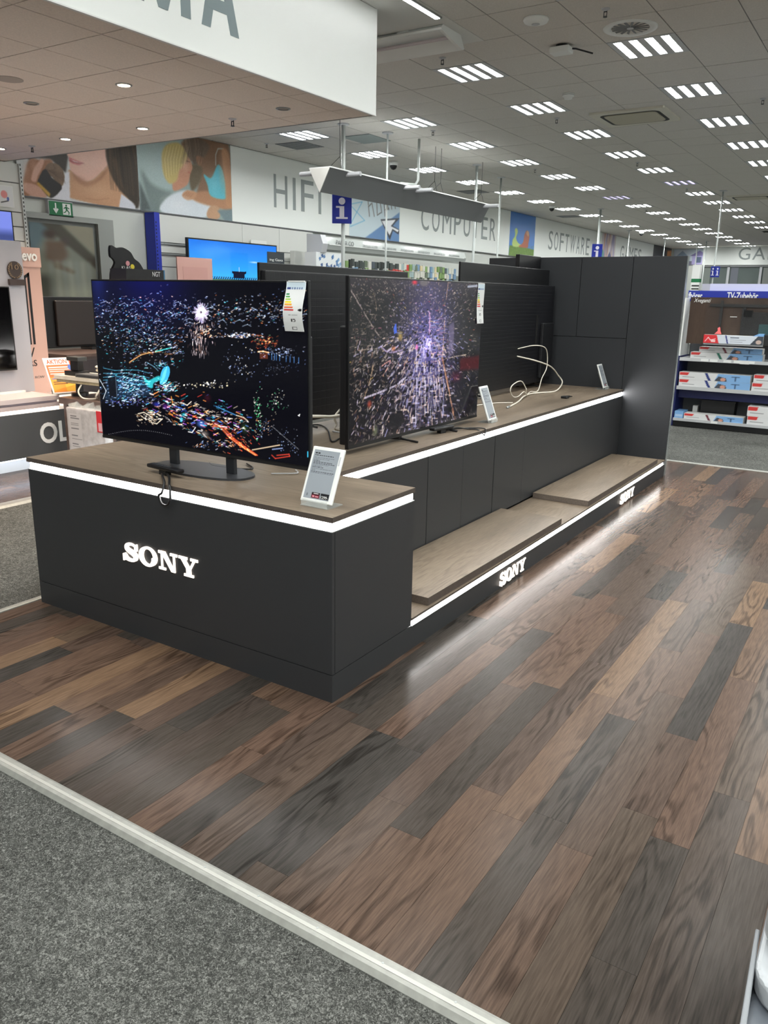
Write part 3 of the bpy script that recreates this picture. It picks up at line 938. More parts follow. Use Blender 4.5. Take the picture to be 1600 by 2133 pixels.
# microphone
cv.curve(KK([(290, 330), (320, 285), (370, 290), (410, 330), (422, 390), (400, 440), (340, 380)]), (122, 98, 78), soft=0)
for a_ in range(9):
    cv.path([K(295 + a_ * 14, 300 + a_ * 3 + 25), K(330 + a_ * 12, 340 + a_ * 10)], 1.0, (66, 50, 42), 0.7)
    cv.path([K(300 + a_ * 8, 325 - a_ * 2 + 14), K(395 - a_ * 6, 425 - a_ * 16)], 1.0, (70, 54, 46), 0.5)
cv.curve(KK([(290, 325), (340, 385), (405, 445), (350, 510), (310, 505), (250, 430), (245, 400)]), (34, 30, 30))
cv.poly(KK([(243, 405), (330, 490), (320, 512), (238, 425)]), (190, 150, 66), soft=1)
for k in range(60):
    a0 = random.random(); x_ = 710 + 200 * a0
    cv.path([K(x_, 150), K(x_ + 10 + 30 * a0, 320), K(x_ + 40 * a0 + 20, 460 + 60 * a0)], 1.0, random.choice(((92, 74, 56), (30, 24, 20), (120, 96, 70))), 0.35)
for q in ((215, 300, 30, 60), (165, 330, 26, 80), (150, 420, 30, 50)):
    cv.ell(K(q[0], q[1]), q[2] * 0.31, q[3] * 0.31, (232, 190, 168), 0.35, 1.0)
cv.ell(K(560, 270), 34, 34, (240, 206, 192), 0.45, 1.0); cv.ell(K(520, 390), 18, 9, (170, 122, 96), 0.5, 1.0); cv.ell(K(640, 470), 50, 26, (222, 180, 146), 0.45, 1.0); cv.path([K(560, 520), K(640, 530), K(720, 520)], 2.0, (160, 116, 84), 0.4)
cv.path([K(452, 268), K(500, 283), K(552, 288)], 1.0, (120, 52, 56), 0.8)
cv.soften(1); cv.grain(4)
poster(4.18, 6.1, cv, 'wall poster of a dark-haired woman singing into a microphone')
# two women
cv = Canvas(250, 160, (150, 168, 168), [(278.9, 255.7), (477.2, 302.2), (482.2, 461.0), (289.9, 437.3)])
cv.poly(KK([(890, 0), (1600, 100), (1600, 160), (1090, 170), (1130, 330), (1150, 480), (1000, 600), (900, 350)]), (170, 190, 190), soft=6)
cv.curve(KK([(930, 330), (1000, 420), (1100, 470), (1140, 480), (1060, 600), (1000, 610)]), (108, 122, 120), 0.8, soft=5)
cv.poly(KK([(920, 400), (1000, 600), (930, 600)]), (70, 78, 78), 0.8, soft=3)
cv.curve(KK([(1200, 150), (1300, 110), (1400, 110), (1500, 130), (1535, 300), (1545, 600), (1450, 560), (1300, 560), (1330, 330), (1250, 250)]), (140, 108, 84), soft=3)
cv.curve(KK([(1240, 130), (1330, 125), (1390, 180), (1340, 260), (1300, 300), (1250, 250), (1220, 190)]), (122, 104, 90), soft=3)
cv.curve(KK([(1300, 240), (1345, 250), (1330, 300), (1310, 300)]), (168, 124, 96), soft=1)
cv.curve(KK([(1250, 300), (1335, 310), (1330, 400), (1280, 470), (1260, 440)]), (110, 96, 74), soft=3)
cv.curve(KK([(1190, 200), (1250, 250), (1275, 310), (1260, 360), (1240, 430), (1160, 470), (1140, 430), (1150, 300)]), (206, 150, 122), soft=1)
cv.curve(KK([(1140, 150), (1190, 155), (1230, 210), (1240, 260), (1190, 330), (1170, 400), (1120, 420), (1080, 350), (1070, 230), (1095, 170)]), (206, 186, 118), soft=2)
for k in range(16):
    x_ = 1080 + k * 10
    cv.path([K(x_ + 20, 170), K(x_, 260), K(x_ + 15 - k * 2, 390 - k * 5)], 1.0, (240, 226, 176) if k % 2 else (166, 142, 84), 0.6)
cv.curve(KK([(1060, 600), (1100, 520), (1200, 470), (1290, 480), (1400, 540), (1380, 640), (1200, 640)]), (222, 230, 238), soft=2)
cv.curve(KK([(1270, 500), (1350, 470), (1460, 500), (1545, 520), (1545, 600), (1430, 580), (1300, 540)]), (186, 138, 104), soft=2)
cv.curve(KK([(1205, 500), (1240, 465), (1300, 480), (1290, 520), (1240, 530)]), (200, 152, 118), soft=1)
cv.curve(KK([(1350, 360), (1400, 385), (1440, 300), (1470, 320), (1495, 420), (1500, 520), (1400, 505), (1375, 430)]), (100, 196, 214), soft=1)
cv.path([K(1430, 300), K(1430, 230), K(1445, 190), K(1480, 190), K(1510, 250)], 1.6, (214, 236, 240))
cv.curve(KK([(1470, 200), (1520, 240), (1545, 560), (1500, 560), (1490, 400)]), (196, 146, 108), 0.9, soft=2)
cv.curve(KK([(1370, 620), (1400, 570), (1450, 580), (1455, 650), (1390, 660)]), (196, 156, 124), soft=1)
cv.poly(KK([(1440, 600), (1545, 590), (1545, 690), (1500, 680)]), (120, 140, 146), soft=2)
for k in range(40):
    x_ = 1210 + random.random() * 130
    cv.path([K(x_, 120), K(x_ + 10, 190), K(x_ + random.uniform(-30, 30), 290)], 1.0, random.choice(((96, 80, 66), (176, 156, 130), (70, 58, 48))), 0.35)
cv.ell(K(1230, 300), 10, 22, (232, 186, 160), 0.5, 1.0); cv.path([K(1245, 345), K(1262, 352)], 1.4, (190, 90, 90), 0.8); cv.path([K(1235, 272), K(1258, 278)], 1.2, (70, 50, 40), 0.8)
cv.ell(K(1480, 330), 12, 60, (222, 176, 140), 0.4, 1.0); cv.ell(K(1420, 430), 16, 30, (140, 220, 234), 0.4, 1.0); cv.ell(K(1180, 560), 40, 26, (240, 244, 250), 0.5, 1.0)
for q in range(4):
    cv.path([K(1215 + q * 14, 500 + q * 4), K(1240 + q * 14, 478 + q * 3)], 1.0, (150, 104, 76), 0.6)
cv.soften(1); cv.grain(4)
poster(6.1, 8.03, cv, 'wall poster of a blonde woman and a woman in a turquoise top')
# keyboard poster with arrow
def K2(x, y):
    return (450 + x * 0.25, 250 + y * 0.25)
cv = Canvas(170, 150, (206, 222, 230), [(726.4, 360.6), (831.9, 385.3), (829.5, 503.9), (725.7, 491.1)])
cv.poly([K2(1100, 420), K2(1530, 520), K2(1530, 720), K2(1100, 640)], (190, 210, 226), soft=4)
cv.poly([K2(1225, 985), K2(1530, 760), K2(1530, 1020)], (104, 142, 190), soft=1)
for a_, b_ in (((1105, 700), (1210, 680)), ((1105, 700), (1230, 835)), ((1210, 680), (1110, 870)), ((1110, 885), (1230, 835))):
    cv.line(K2(*a_), K2(*b_), 1.8, (104, 178, 214))
for pts in ([(1255, 640), (1270, 800)], [(1262, 720), (1290, 690), (1310, 800)], [(1330, 680), (1335, 790), (1365, 770)], [(1360, 690), (1372, 770)], [(1390, 690), (1400, 800)], [(1392, 700), (1420, 690), (1425, 740), (1398, 745)], [(1430, 730), (1432, 745)], [(1450, 690), (1455, 740)], [(1455, 705), (1480, 690), (1485, 735)]):
    cv.path([K2(*p) for p in pts], 2.2, (84, 88, 92))
    cv.path([K2(p[0] - 4, p[1] - 4) for p in pts], 1.0, (214, 214, 214))
cv.poly([K2(1362, 825), K2(1520, 815), K2(1465, 880), K2(1525, 915), K2(1510, 950), K2(1465, 920), K2(1440, 1000)], (66, 70, 80))
cv.poly([K2(1372, 838), K2(1490, 828), K2(1448, 882), K2(1515, 915), K2(1505, 932), K2(1462, 905), K2(1438, 960)], (244, 246, 250))
cv.soften(1)
poster(11.38, 13.27, cv, 'wall poster with a white cursor arrow and an internet address')
# mermaid on a lawn
def K3(x, y):
    return (800 + x * 0.25, 300 + y * 0.25)
cv = Canvas(120, 110, (84, 140, 216), [(1062.7, 439.5), (1115.1, 451.8), (1109.6, 538.4), (1057.6, 532.0)])
cv.poly([K3(1040, 840), K3(1260, 880), K3(1260, 960), K3(1030, 940)], (112, 148, 66))
for k in range(300):
    p = K3(1040 + random.random() * 215, 850 + random.random() * 90); cv.line(p, (p[0] + 0.4, p[1] - 0.8), 1, random.choice(((146, 172, 84), (84, 118, 48), (170, 180, 100))), 0.6)
cv.curve([K3(1070, 850), K3(1065, 800), K3(1085, 760), K3(1085, 710), K3(1100, 700), K3(1108, 730), K3(1095, 780), K3(1110, 820), K3(1150, 850)], (196, 220, 130))
cv.curve([K3(1115, 850), K3(1150, 820), K3(1165, 750), K3(1185, 720), K3(1205, 760), K3(1195, 830), K3(1190, 860), K3(1150, 860)], (190, 110, 84))
cv.curve([K3(1178, 740), K3(1190, 720), K3(1202, 740), K3(1195, 770)], (214, 160, 120))
cv.soften(1)
poster(19.06, 20.85, cv, 'wall poster of a mermaid figure on a green lawn under blue sky')
cv = Canvas(70, 60, (214, 204, 206))
for k in range(16):
    cv.line((random.random(), 0), (random.random(), 1), random.uniform(2, 6), random.choice(((196, 140, 124), (150, 140, 190), (232, 226, 232), (220, 190, 170))), 0.8)
cv.ell((0.1, 0.75), 0.12, 0.3, (70, 150, 130)); cv.poly([(0.45, 0.7), (0.6, 0.5), (0.75, 0.7), (0.6, 0.95)], (70, 72, 130)); cv.soften(1)
poster(27.0, 28.62, cv, 'pale collage poster behind the far information sign')
cv = Canvas(60, 40, (30, 30, 34))
cv.ell((0.55, 0.45), 0.12, 0.2, (150, 130, 120)); cv.poly([(0.7, 1), (0.75, 0.1), (0.98, 0.05), (1, 1)], (206, 136, 76), soft=1); cv.ell((0.3, 0.6), 0.25, 0.3, (80, 84, 88))
poster(33.9, 37.0, cv, 'dark far poster with an orange figure at the end of the wall')

# beach-hut picture on the far back wall
cv = Canvas(90, 60, (196, 208, 220))
cv.rect(0, 0.75, 1, 1, (120, 120, 140))
for cx_, w_, c_, d_ in ((0.24, 0.2, (140, 160, 186), (214, 220, 228)), (0.72, 0.32, (128, 120, 170), (176, 168, 214))):
    cv.poly([(cx_ - w_ * 0.8, 0.42), (cx_, 0.1), (cx_ + w_ * 0.8, 0.42)], c_)
    cv.poly([(cx_ - w_ * 0.6, 0.42), (cx_ + w_ * 0.6, 0.42), (cx_ + w_ * 0.6, 0.95), (cx_ - w_ * 0.6, 0.95)], d_)
    cv.poly([(cx_ - w_ * 0.25, 0.5), (cx_ + w_ * 0.2, 0.5), (cx_ + w_ * 0.2, 0.85), (cx_ - w_ * 0.25, 0.85)], (90, 104, 130))
t = thing('wall_poster', 'far poster of painted beach huts beside the games sign', 'poster', (-7.9, 37.18, 3.18))
B(0, 1.55, -0.01, 0, 0, 0.7).build('board', WHITE, t)
put('print', cv.mesh('print', 1.55, 0.7), PRINT, t, (0, -0.012, 0), FACE_FRONT)

# --- far games sign and window front
t = thing('shop_sign', 'long white sign board with grey GAM lettering at the far end', 'sign', (-6.28, 35.55, 3.118))
B(0, 8.0, 0, 0.06, 0, ZC - 3.118 - 0.03).build('panel', BANNER, t)
text('G', 0.46, 0.49, LETTER, t, (1.45, -0.002, 0.2), FACE_FRONT, 0.003, name='letter')
text('A', 0.50, 0.49, LETTER, t, (2.0, -0.002, 0.2), FACE_FRONT, 0.003, name='letter')
text('M', 0.52, 0.49, LETTER, t, (2.6, -0.002, 0.2), FACE_FRONT, 0.003, name='letter')
struct(B(-6.3, 8, 35.62, 35.72, 0, 2.33).build('wall_back_lower', mat('lilac_wall', (196, 196, 214), 0.7)), 'low lilac wall under the far window front')
GL = mat('smoked_glass', (96, 106, 104), 0.08, spec=0.6)
xw = [-6.3, -5.17, -3.89, -2.6, -1.3, 0.0, 1.3]
for k in range(6):
    w_ = struct(B(xw[k] + 0.04, xw[k + 1] - 0.04, 35.66, 35.68, 2.33, 3.06).build('window_%d' % (k + 1), GL), ('far smoked window pane below the games sign, %s from the left' % ORD[k]))
    B(xw[k] - 0.05, xw[k] + 0.05, 35.6, 35.7, 2.33, 3.06).build('mullion', LTGREY, w_)
    B(xw[k], xw[k + 1], 35.6, 35.7, 3.03, 3.11).build('head_rail', MIDGREY, w_)
    B(xw[k] + 0.1, xw[k] + 0.4, 35.645, 35.655, 2.33, 3.0).build('blind', mat('blind_%d' % (k % 3), ((126, 134, 130), (108, 112, 122), (138, 142, 138))[k % 3], 0.6), w_)
t = thing('display_column', 'far white display column with a green band', 'display', (-5.28, 30.0, 0))
B(-0.14, 0.14, 0, 0.3, 2.4, 2.9).build('upper_panel', WHITE, t)
B(-0.14, 0.16, 0, 0.3, 2.27, 2.4).build('band', GREEN, t)
B(-0.14, 0.16, 0, 0.3, 0, 2.27).build('lower_panel', WHITE, t)
for z_ in (2.02, 2.13):
    B(-0.1, 0.16, -0.02, 0.0, z_, z_ + 0.04).build('slot', BLACK, t)

# =================================================================== DISPLAY ISLAND
TOPX = wood_mat('grey_oak_crosswise', [(0.3, (108, 96, 82)), (0.5, (128, 114, 98)), (0.7, (142, 128, 110))], 'x', False, 0.42, 0.50, 0.9, rand_off=True, spec=0.4)
TOPY = wood_mat('grey_oak_lengthwise', [(0.3, (108, 96, 82)), (0.5, (128, 114, 98)), (0.7, (142, 128, 110))], 'y', False, 0.42, 0.50, 0.9, rand_off=True, spec=0.4)
EDGE = mat('oak_edge_band', (78, 69, 63), 0.5, var=0.08, vscale=40)
W_, D_, L_ = 1.89, 0.608, 5.18

# backlit brand lettering, drawn as outlines (slab serif, letter height 1)
def stroke_poly(cl, wid):
    """ribbon round a centre line with varying width"""
    n = len(cl); L = []; R_ = []
    for i in range(n):
        a = Vector(cl[max(i - 1, 0)]); b = Vector(cl[min(i + 1, n - 1)]); d = (b - a).normalized(); nn = Vector((-d.y, d.x)); w_ = wid[i] / 2
        p = Vector(cl[i]); L.append(p + nn * w_); R_.append(p - nn * w_)
    return [[tuple(L[i]), tuple(L[i + 1]), tuple(R_[i + 1]), tuple(R_[i])] for i in range(n - 1)]
def brand_letters():
    out = []
    # S
    key = [(0.97, 0.70, 0.13), (0.86, 0.85, 0.13), (0.58, 0.93, 0.13), (0.28, 0.86, 0.20), (0.20, 0.70, 0.25), (0.38, 0.575, 0.26), (0.66, 0.49, 0.27), (0.90, 0.36, 0.26), (0.86, 0.16, 0.21), (0.58, 0.07, 0.13), (0.26, 0.12, 0.13), (0.11, 0.30, 0.13)]
    sp = smooth_path([(k[0], k[1], k[2]) for k in key], 5)
    S = stroke_poly([(p.x, p.y) for p in sp], [p.z for p in sp])
    S += [[(0.96, 0.62), (1.04, 0.62), (1.04, 0.99), (0.96, 0.99)], [(0.03, 0.0), (0.11, 0.0), (0.11, 0.38), (0.03, 0.38)]]
    out.append((S, 1.06))
    # O
    O = []; n = 36
    for k in range(n):
        a, b = 2 * PI * k / n, 2 * PI * (k + 1) / n
        O.append([(0.68 + 0.68 * math.cos(a), 0.5 + 0.53 * math.sin(a)), (0.68 + 0.68 * math.cos(b), 0.5 + 0.53 * math.sin(b)),
                  (0.68 + 0.36 * math.cos(b), 0.5 + 0.40 * math.sin(b)), (0.68 + 0.36 * math.cos(a), 0.5 + 0.40 * math.sin(a))])
    out.append((O, 1.36))
    # N
    N_ = [[(0.0, 0.86), (0.52, 0.86), (0.52, 1.0), (0.0, 1.0)], [(0.18, 0.1), (0.30, 0.1), (0.30, 0.9), (0.18, 0.9)], [(0.0, 0.0), (0.50, 0.0), (0.50, 0.13), (0.0, 0.13)],
          [(0.16, 1.0), (0.52, 1.0), (1.20, 0.0), (0.92, 0.0)], [(1.08, 0.0), (1.20, 0.0), (1.20, 0.9), (1.08, 0.9)], [(0.88, 0.86), (1.38, 0.86), (1.38, 1.0), (0.88, 1.0)]]
    out.append((N_, 1.38))
    # Y
    Y_ = [[(0.0, 0.86), (0.62, 0.86), (0.62, 1.0), (0.0, 1.0)], [(0.84, 0.86), (1.36, 0.86), (1.36, 1.0), (0.84, 1.0)], [(0.10, 0.95), (0.44, 0.95), (0.86, 0.40), (0.53, 0.40)],
          [(1.06, 0.95), (1.22, 0.95), (0.86, 0.40), (0.72, 0.40)], [(0.53, 0.08), (0.86, 0.08), (0.86, 0.42), (0.53, 0.42)], [(0.36, 0.0), (1.03, 0.0), (1.03, 0.13), (0.36, 0.13)]]
    out.append((Y_, 1.36))
    return out
def brand(parent, x0, width, z0, height, loc, rot):
    L = brand_letters(); gap = 0.10
    tot = sum(w for _, w in L) + gap * 3; sx = width / tot; p = 0
    g_ = thing_part('lettering', parent, loc, rot)
    for polys, w in L:
        pl = [[((p + a) * sx, b * height) for a, b in q] for q in polys]
        put('letter', polys_mesh(pl, 0.004), LOGO, g_)
        p += w + gap
def thing_part(name, parent, loc, rot):
    o = bpy.data.objects.new(name, None); o.empty_display_size = 0.02; COL.objects.link(o)
    o.location = loc; o.rotation_euler = rot; o.parent = parent
    return o

# front counter
fc = thing('display_counter', 'anthracite front counter with glowing white strip and backlit lettering', 'counter', (0, 0, 0))
B(-W_ + 0.02, -0.02, 0.02, D_ - 0.005, 0.02, 0.712).build('carcass', ANTH_D, fc)
B(-W_, -0.001, 0, 0.018, 0.121, 0.7115).build('front_panel', ANTH, fc, bevel=0.001, seg=1)
B(-0.018, 0, 0.0195, D_, 0.121, 0.7115).build('side_panel', ANTH, fc, bevel=0.001, seg=1)
B(-W_, -W_ + 0.018, 0.0195, D_, 0.121, 0.7115).build('side_panel', ANTH, fc, bevel=0.001, seg=1)
pl_ = MB().box(-W_, 0, 0, 0.018, 0, 0.118).box(-0.018, 0, 0.018, D_, 0, 0.118).box(-W_, -W_ + 0.018, 0.018, D_, 0, 0.118)
pl_.build('plinth', ANTH, fc)
B(-W_ + 0.01, -0.01, 0.008, 0.02, 0.712, 0.7495).build('light_strip', LEDM, fc)
B(-0.02, -0.008, 0.02, D_ - 0.004, 0.712, 0.7495).build('light_strip', LEDM, fc)
B(-W_ + 0.008, -W_ + 0.02, 0.02, D_ - 0.004, 0.712, 0.7495).build('light_strip', LEDM, fc)
lip = MB().box(-W_, 0, 0.0, 0.008, 0.7115, 0.7150).box(-0.008, 0, 0.008, D_, 0.7115, 0.7150).box(-W_, -W_ + 0.008, 0.008, D_, 0.7115, 0.7150)
lip.build('strip_lip', METAL, fc)
brand(fc, 0, 0.475, 0, 0.088, (-1.194, -0.0005, 0.374), FACE_FRONT)
wt = thing('worktop', 'grey oak worktop of the front counter', 'worktop', (0, 0, 0.75))
B(-W_ - 0.002, 0.002, -0.002, D_, 0.0, 0.022).build('board', TOPX, wt)
B(-W_ - 0.003, 0.003, -0.003, -0.002, 0.0, 0.0215).build('front_edge', EDGE, wt)
B(0.002, 0.003, -0.003, D_, 0.0, 0.0215).build('side_edge', EDGE, wt)

# low display plinth that runs on both sides
dp = thing('display_plinth', 'low anthracite plinth with white light strip and two backlit letterings', 'plinth', (0, 0, 0))
B(-0.018, 0.0, D_, L_, 0, 0.117).build('front_board', ANTH, dp)
B(-W_, -W_ + 0.018, D_, L_, 0, 0.117).build('rear_board', ANTH, dp)
B(-0.016, -0.006, D_ + 0.001, L_ - 0.04, 0.118, 0.1435).build('light_strip', LEDM, dp)
B(-W_ + 0.006, -W_ + 0.016, D_ + 0.001, L_, 0.118, 0.1435).build('light_strip', LEDM, dp)
B(-0.008, 0.004, D_, L_, 0.117, 0.1195).build('strip_lip', METAL, dp)
B(-W_ + 0.02, -0.02, D_ + 0.001, L_, 0.0, 0.143).build('carcass', ANTH_D, dp)
brand(dp, 0, 0.36, 0, 0.074, (0.0005, 1.572, 0.017), FACE_RIGHT)
brand(dp, 0, 0.38, 0, 0.074, (0.0005, 3.825, 0.017), FACE_RIGHT)
dk = thing('plinth_deck', 'grey oak deck lying on the low plinth', 'shelf', (0, 0, 0.144))
B(-0.4465, 0.001, D_ + 0.001, L_ - 0.001, 0, 0.012).build('deck_board', TOPY, dk)
B(0.001, 0.002, D_ + 0.001, L_ - 0.001, 0, 0.0115).build('edge_band', EDGE, dk)
B(-W_ - 0.001, -1.4435, D_ + 0.001, L_ - 0.001, 0, 0.012).build('deck_board', TOPY, dk)

def riser(x0, x1, y0, y1, rz, label):
    t = thing('riser_board', label, 'board', ((x0 + x1) / 2, (y0 + y1) / 2, 0.1565), rz, group='raised oak boards on the low deck')
    w, d = (x1 - x0) / 2, (y1 - y0) / 2
    B(-w, w, -d, d, 0, 0.04).build('board', TOPY, t)
    B(w, w + 0.001, -d, d, 0.001, 0.0395).build('edge_band', EDGE, t)
    B(-w, w, -d - 0.001, -d, 0.001, 0.0395).build('edge_band', mat('layered_end', (104, 94, 86), 0.6, var=0.1, vscale=120), t)
riser(-0.44, -0.008, 0.785, 2.52, -0.006, 'thick oak riser board next to the front counter')
riser(-0.432, -0.012, 3.075, 4.955, 0.0, 'thick oak riser board next to the tall dark wall panel')

# tall middle cabinet with door fronts
mc = thing('media_cabinet', 'long anthracite cabinet with flush doors and white light strip', 'cabinet', (0, D_, 0.157))
B(-1.42, -0.47, 0.001, L_ - D_, 0, 0.555).build('carcass', ANTH_D, mc)
seams = [0.0, 0.905, 1.335, 1.785, 2.272, L_ - D_]
for k in range(5):
    a = 0.0 if k == 0 else 0.0022; ajar = (0.0, 0.0012, 0.0, 0.0015, 0.0)[k]
    B(-0.468, -0.447 + ajar, seams[k] + a, seams[k + 1] - 0.0022, 0.010 if k else 0.0, 0.5535).build('door', ANTH, mc, bevel=0.001, seg=1)
    B(-1.443, -1.42, seams[k] + a, seams[k + 1] - 0.0015, 0.006, 0.5535).build('door', ANTH, mc)
for s_ in (-1, 1):
    x_ = -0.945 + s_ * 0.484
    B(x_ - 0.005, x_ + 0.005, 0.002, L_ - D_ - 0.002, 0.5555, 0.5925).build('light_strip', LEDM, mc)
B(-0.4550, -0.4470, 0.002, L_ - D_, 0.5545, 0.5575).build('strip_lip', METAL, mc)
wt2 = thing('worktop', 'long grey oak worktop under the rear televisions', 'worktop', (0, D_ + 0.001, 0.75))
B(-1.444, -0.446, 0, L_ - D_ - 0.002, 0, 0.022).build('board', TOPY, wt2)
B(-0.446, -0.445, 0, L_ - D_ - 0.002, 0, 0.0215).build('edge_band', EDGE, wt2)

# tall end panel
ep = thing('end_panel', 'tall anthracite panel wall closing the display island', 'wall panel', (0, L_, 0))
TH = 0.075; ZT = 1.958
B(-W_ + 0.004, -0.004, 0.012, TH - 0.002, 0.0, ZT - 0.004).build('core', ANTH_D, ep)
for a in ((-W_, -0.945, 1.238, ZT), (-0.940, -0.4645, 1.238, ZT), (-0.4600, 0.0, 0.0, ZT), (-W_, -0.4630, 0.0, 1.2335)):
    B(a[0], a[1], 0, 0.016, a[2], a[3]).build('panel', ANTH2, ep, bevel=0.0008, seg=1)
B(-0.004, 0.001, 0.016, TH, 0, ZT).build('side_trim', mat('brushed_edge', (188, 196, 196), 0.25, metal=0.75), ep)
B(-W_, 0, TH - 0.002, TH, 0, ZT).build('rear_skin', WHITE, ep)

# =================================================================== TELEVISIONS
def tv(name, label, w, h, loc, rz, cv=None, thick=0.035, bump=True, bez=0.008, group=None):
    """local: screen faces -y, x right, z up from the bottom edge"""
    t = thing(name, label, 'television', loc, rz, group)
    B(-w / 2, w / 2, 0, thick * 0.45, 0, h).build('panel', BLACK, t, bevel=0.003)
    if bump:
        MB().prism([(-w / 2 * 0.98, h * 0.02), (w / 2 * 0.98, h * 0.02), (w / 2 * 0.98, h * 0.72), (-w / 2 * 0.98, h * 0.72)], 'y', thick * 0.45, thick * 1.4).build('rear_housing', TVBACK, t, bevel=0.008)
    if cv is not None:
        put('screen', cv.mesh('screen', w - 2 * bez, h - 2 * bez - 0.012), SCREEN, t, (-w / 2 + bez, -0.0006, bez + 0.012), FACE_FRONT)
        B(-w / 2 + 0.002, w / 2 - 0.002, -0.002, 0, 0.002, 0.014).build('lower_bezel', BLACKM, t)
    return t

# ---- picture 1: night city with fireworks
def R1(x, y):
    return (180 + x * 0.3, 560 + y * 0.3)
Q1 = [(191.5, 584.5), (640, 587), (643, 975), (216.5, 906)]
cv = Canvas(520, 300, (3, 3, 8), Q1); cv.k = 0.3
u_, v_ = cv.xx / cv.w, cv.yy / cv.h
glow = np.clip(1 - v_ * 2.6, 0, 1) * np.exp(-((u_ - 0.30) / 0.22) ** 2)
cv.a += glow[..., None] * np.array([6, 8, 62]); cv.a += (np.exp(-((u_ - 0.03) / 0.05) ** 2) * np.clip(1 - v_ * 3, 0, 1))[..., None] * np.array([14, 22, 60])
rg = random.Random(3)
def spk(n, x0, x1, y0, y1, cols, lmax=14, slope=0.0, w=(0.6, 1.4), dens=None, alpha=(0.35, 1)):
    for _ in range(n):
        x = (x0 + x1) / 2 + (x1 - x0) / 2 * max(-1.1, min(1.1, rg.gauss(0, 0.52))) if x1 - x0 < 700 else rg.uniform(x0, x1)
        y = (y0 + y1) / 2 + (y1 - y0) / 2 * max(-1.3, min(1.3, rg.gauss(0, 0.55)))
        if dens and rg.random() > dens(x, y):
            continue
        l = rg.uniform(1, lmax); s_ = slope + rg.uniform(-0.5, 0.5)
        cv.line(R1(x, y), R1(x + l, y + l * s_), rg.uniform(*w), rg.choice(cols), rg.uniform(*alpha), add=True)
wht = [(210, 222, 240), (170, 196, 230), (130, 160, 220), (190, 190, 200), (120, 140, 190)]
wrm = [(230, 190, 150), (220, 130, 70), (240, 220, 190)]
cya = [(70, 210, 220), (60, 150, 200), (130, 230, 240)]
spk(1000, 50, 1530, 150, 430, wht + wht + wrm + cya[:1], 13, 0, (0.5, 1.3), lambda x, y: 0.25 + 0.75 * math.exp(-((y - 290) / 120) ** 2))
spk(620, 60, 640, 300, 640, wht + cya + wrm[:1], 12, 0.1, (0.5, 1.2))
spk(120, 380, 720, 440, 640, wrm + wht, 22, -0.3)
for k in range(26):
    x, y = rg.uniform(100, 1500), rg.uniform(230, 400)
    cv.path([R1(x, y), R1(x + 35, y - 14 + rg.uniform(-8, 8)), R1(x + 60, y + rg.uniform(-10, 10))], 1.1, (200, 220, 240), 0.6, add=True)
# firework
for k in range(90):
    a = 2 * PI * k / 90 + rg.uniform(-0.03, 0.03); r = rg.uniform(38, 72)
    cv.line(R1(795 + 10 * math.cos(a), 300 + 12 * math.sin(a)), R1(795 + r * math.cos(a) * 0.85, 305 + r * math.sin(a) * 1.08), 1.1, rg.choice(((250, 232, 250), (226, 190, 226), (240, 240, 250), (200, 170, 210))), 0.6, add=True)
cv.ell(R1(793, 300), 9, 10, (240, 180, 220), 0.6, 0.9, add=True)
for k in range(170):
    x = rg.gauss(795, 42); y = rg.uniform(385, 600) + abs(x - 795) * -0.3
    cv.line(R1(x, y), R1(x + (x - 795) * 0.03, y + rg.uniform(8, 30)), 0.9, rg.choice(((210, 190, 190), (236, 220, 220), (190, 150, 130))), rg.uniform(0.3, 0.9), add=True)
spk(60, 720, 880, 390, 480, wrm, 14, -0.4)
# bridges and shore
for k in range(22):
    t_ = k / 21; x = 300 + 160 * t_; y = 650 - 70 * math.sin(t_ * 2.0)
    cv.line(R1(x, y), R1(x + 2, y + 9), 1.2, (220, 130, 60), 0.8, add=True)
cv.path([R1(300, 650), R1(380, 600), R1(440, 582), R1(520, 575)], 1.2, (236, 170, 110), 0.8, add=True)
cv.path([R1(480, 575), R1(590, 548)], 2.0, (70, 220, 210), 0.8, add=True)
for k in range(8):
    cv.line(R1(545 + k * 7, 590), R1(547 + k * 7, 594), 1.0, (230, 140, 60), 0.8, add=True)
spk(130, 880, 1200, 445, 480, wrm + wht, 14, 0.1)
spk(120, 1150, 1310, 470, 540, [(200, 80, 40), (230, 120, 60), (90, 120, 80), (150, 60, 40)], 14)
cv.path([R1(1190, 575), R1(1225, 572), R1(1265, 582)], 2.2, (255, 190, 130), 0.9, add=True)
for k in range(7):
    cv.line(R1(1205 + k * 8, 590), R1(1207 + k * 8, 622), 1.6, (200, 90, 40), 0.55, add=True)
for x in (1285, 1305, 1318, 1340, 1385, 1412, 1440, 1472):
    cv.line(R1(x, 590 + (x - 1285) * 0.14), R1(x, 630 + (x - 1285) * 0.14), 1.4, (90, 150, 220), 0.7, add=True)
spk(70, 1160, 1490, 545, 610, wht, 12, 0.15)
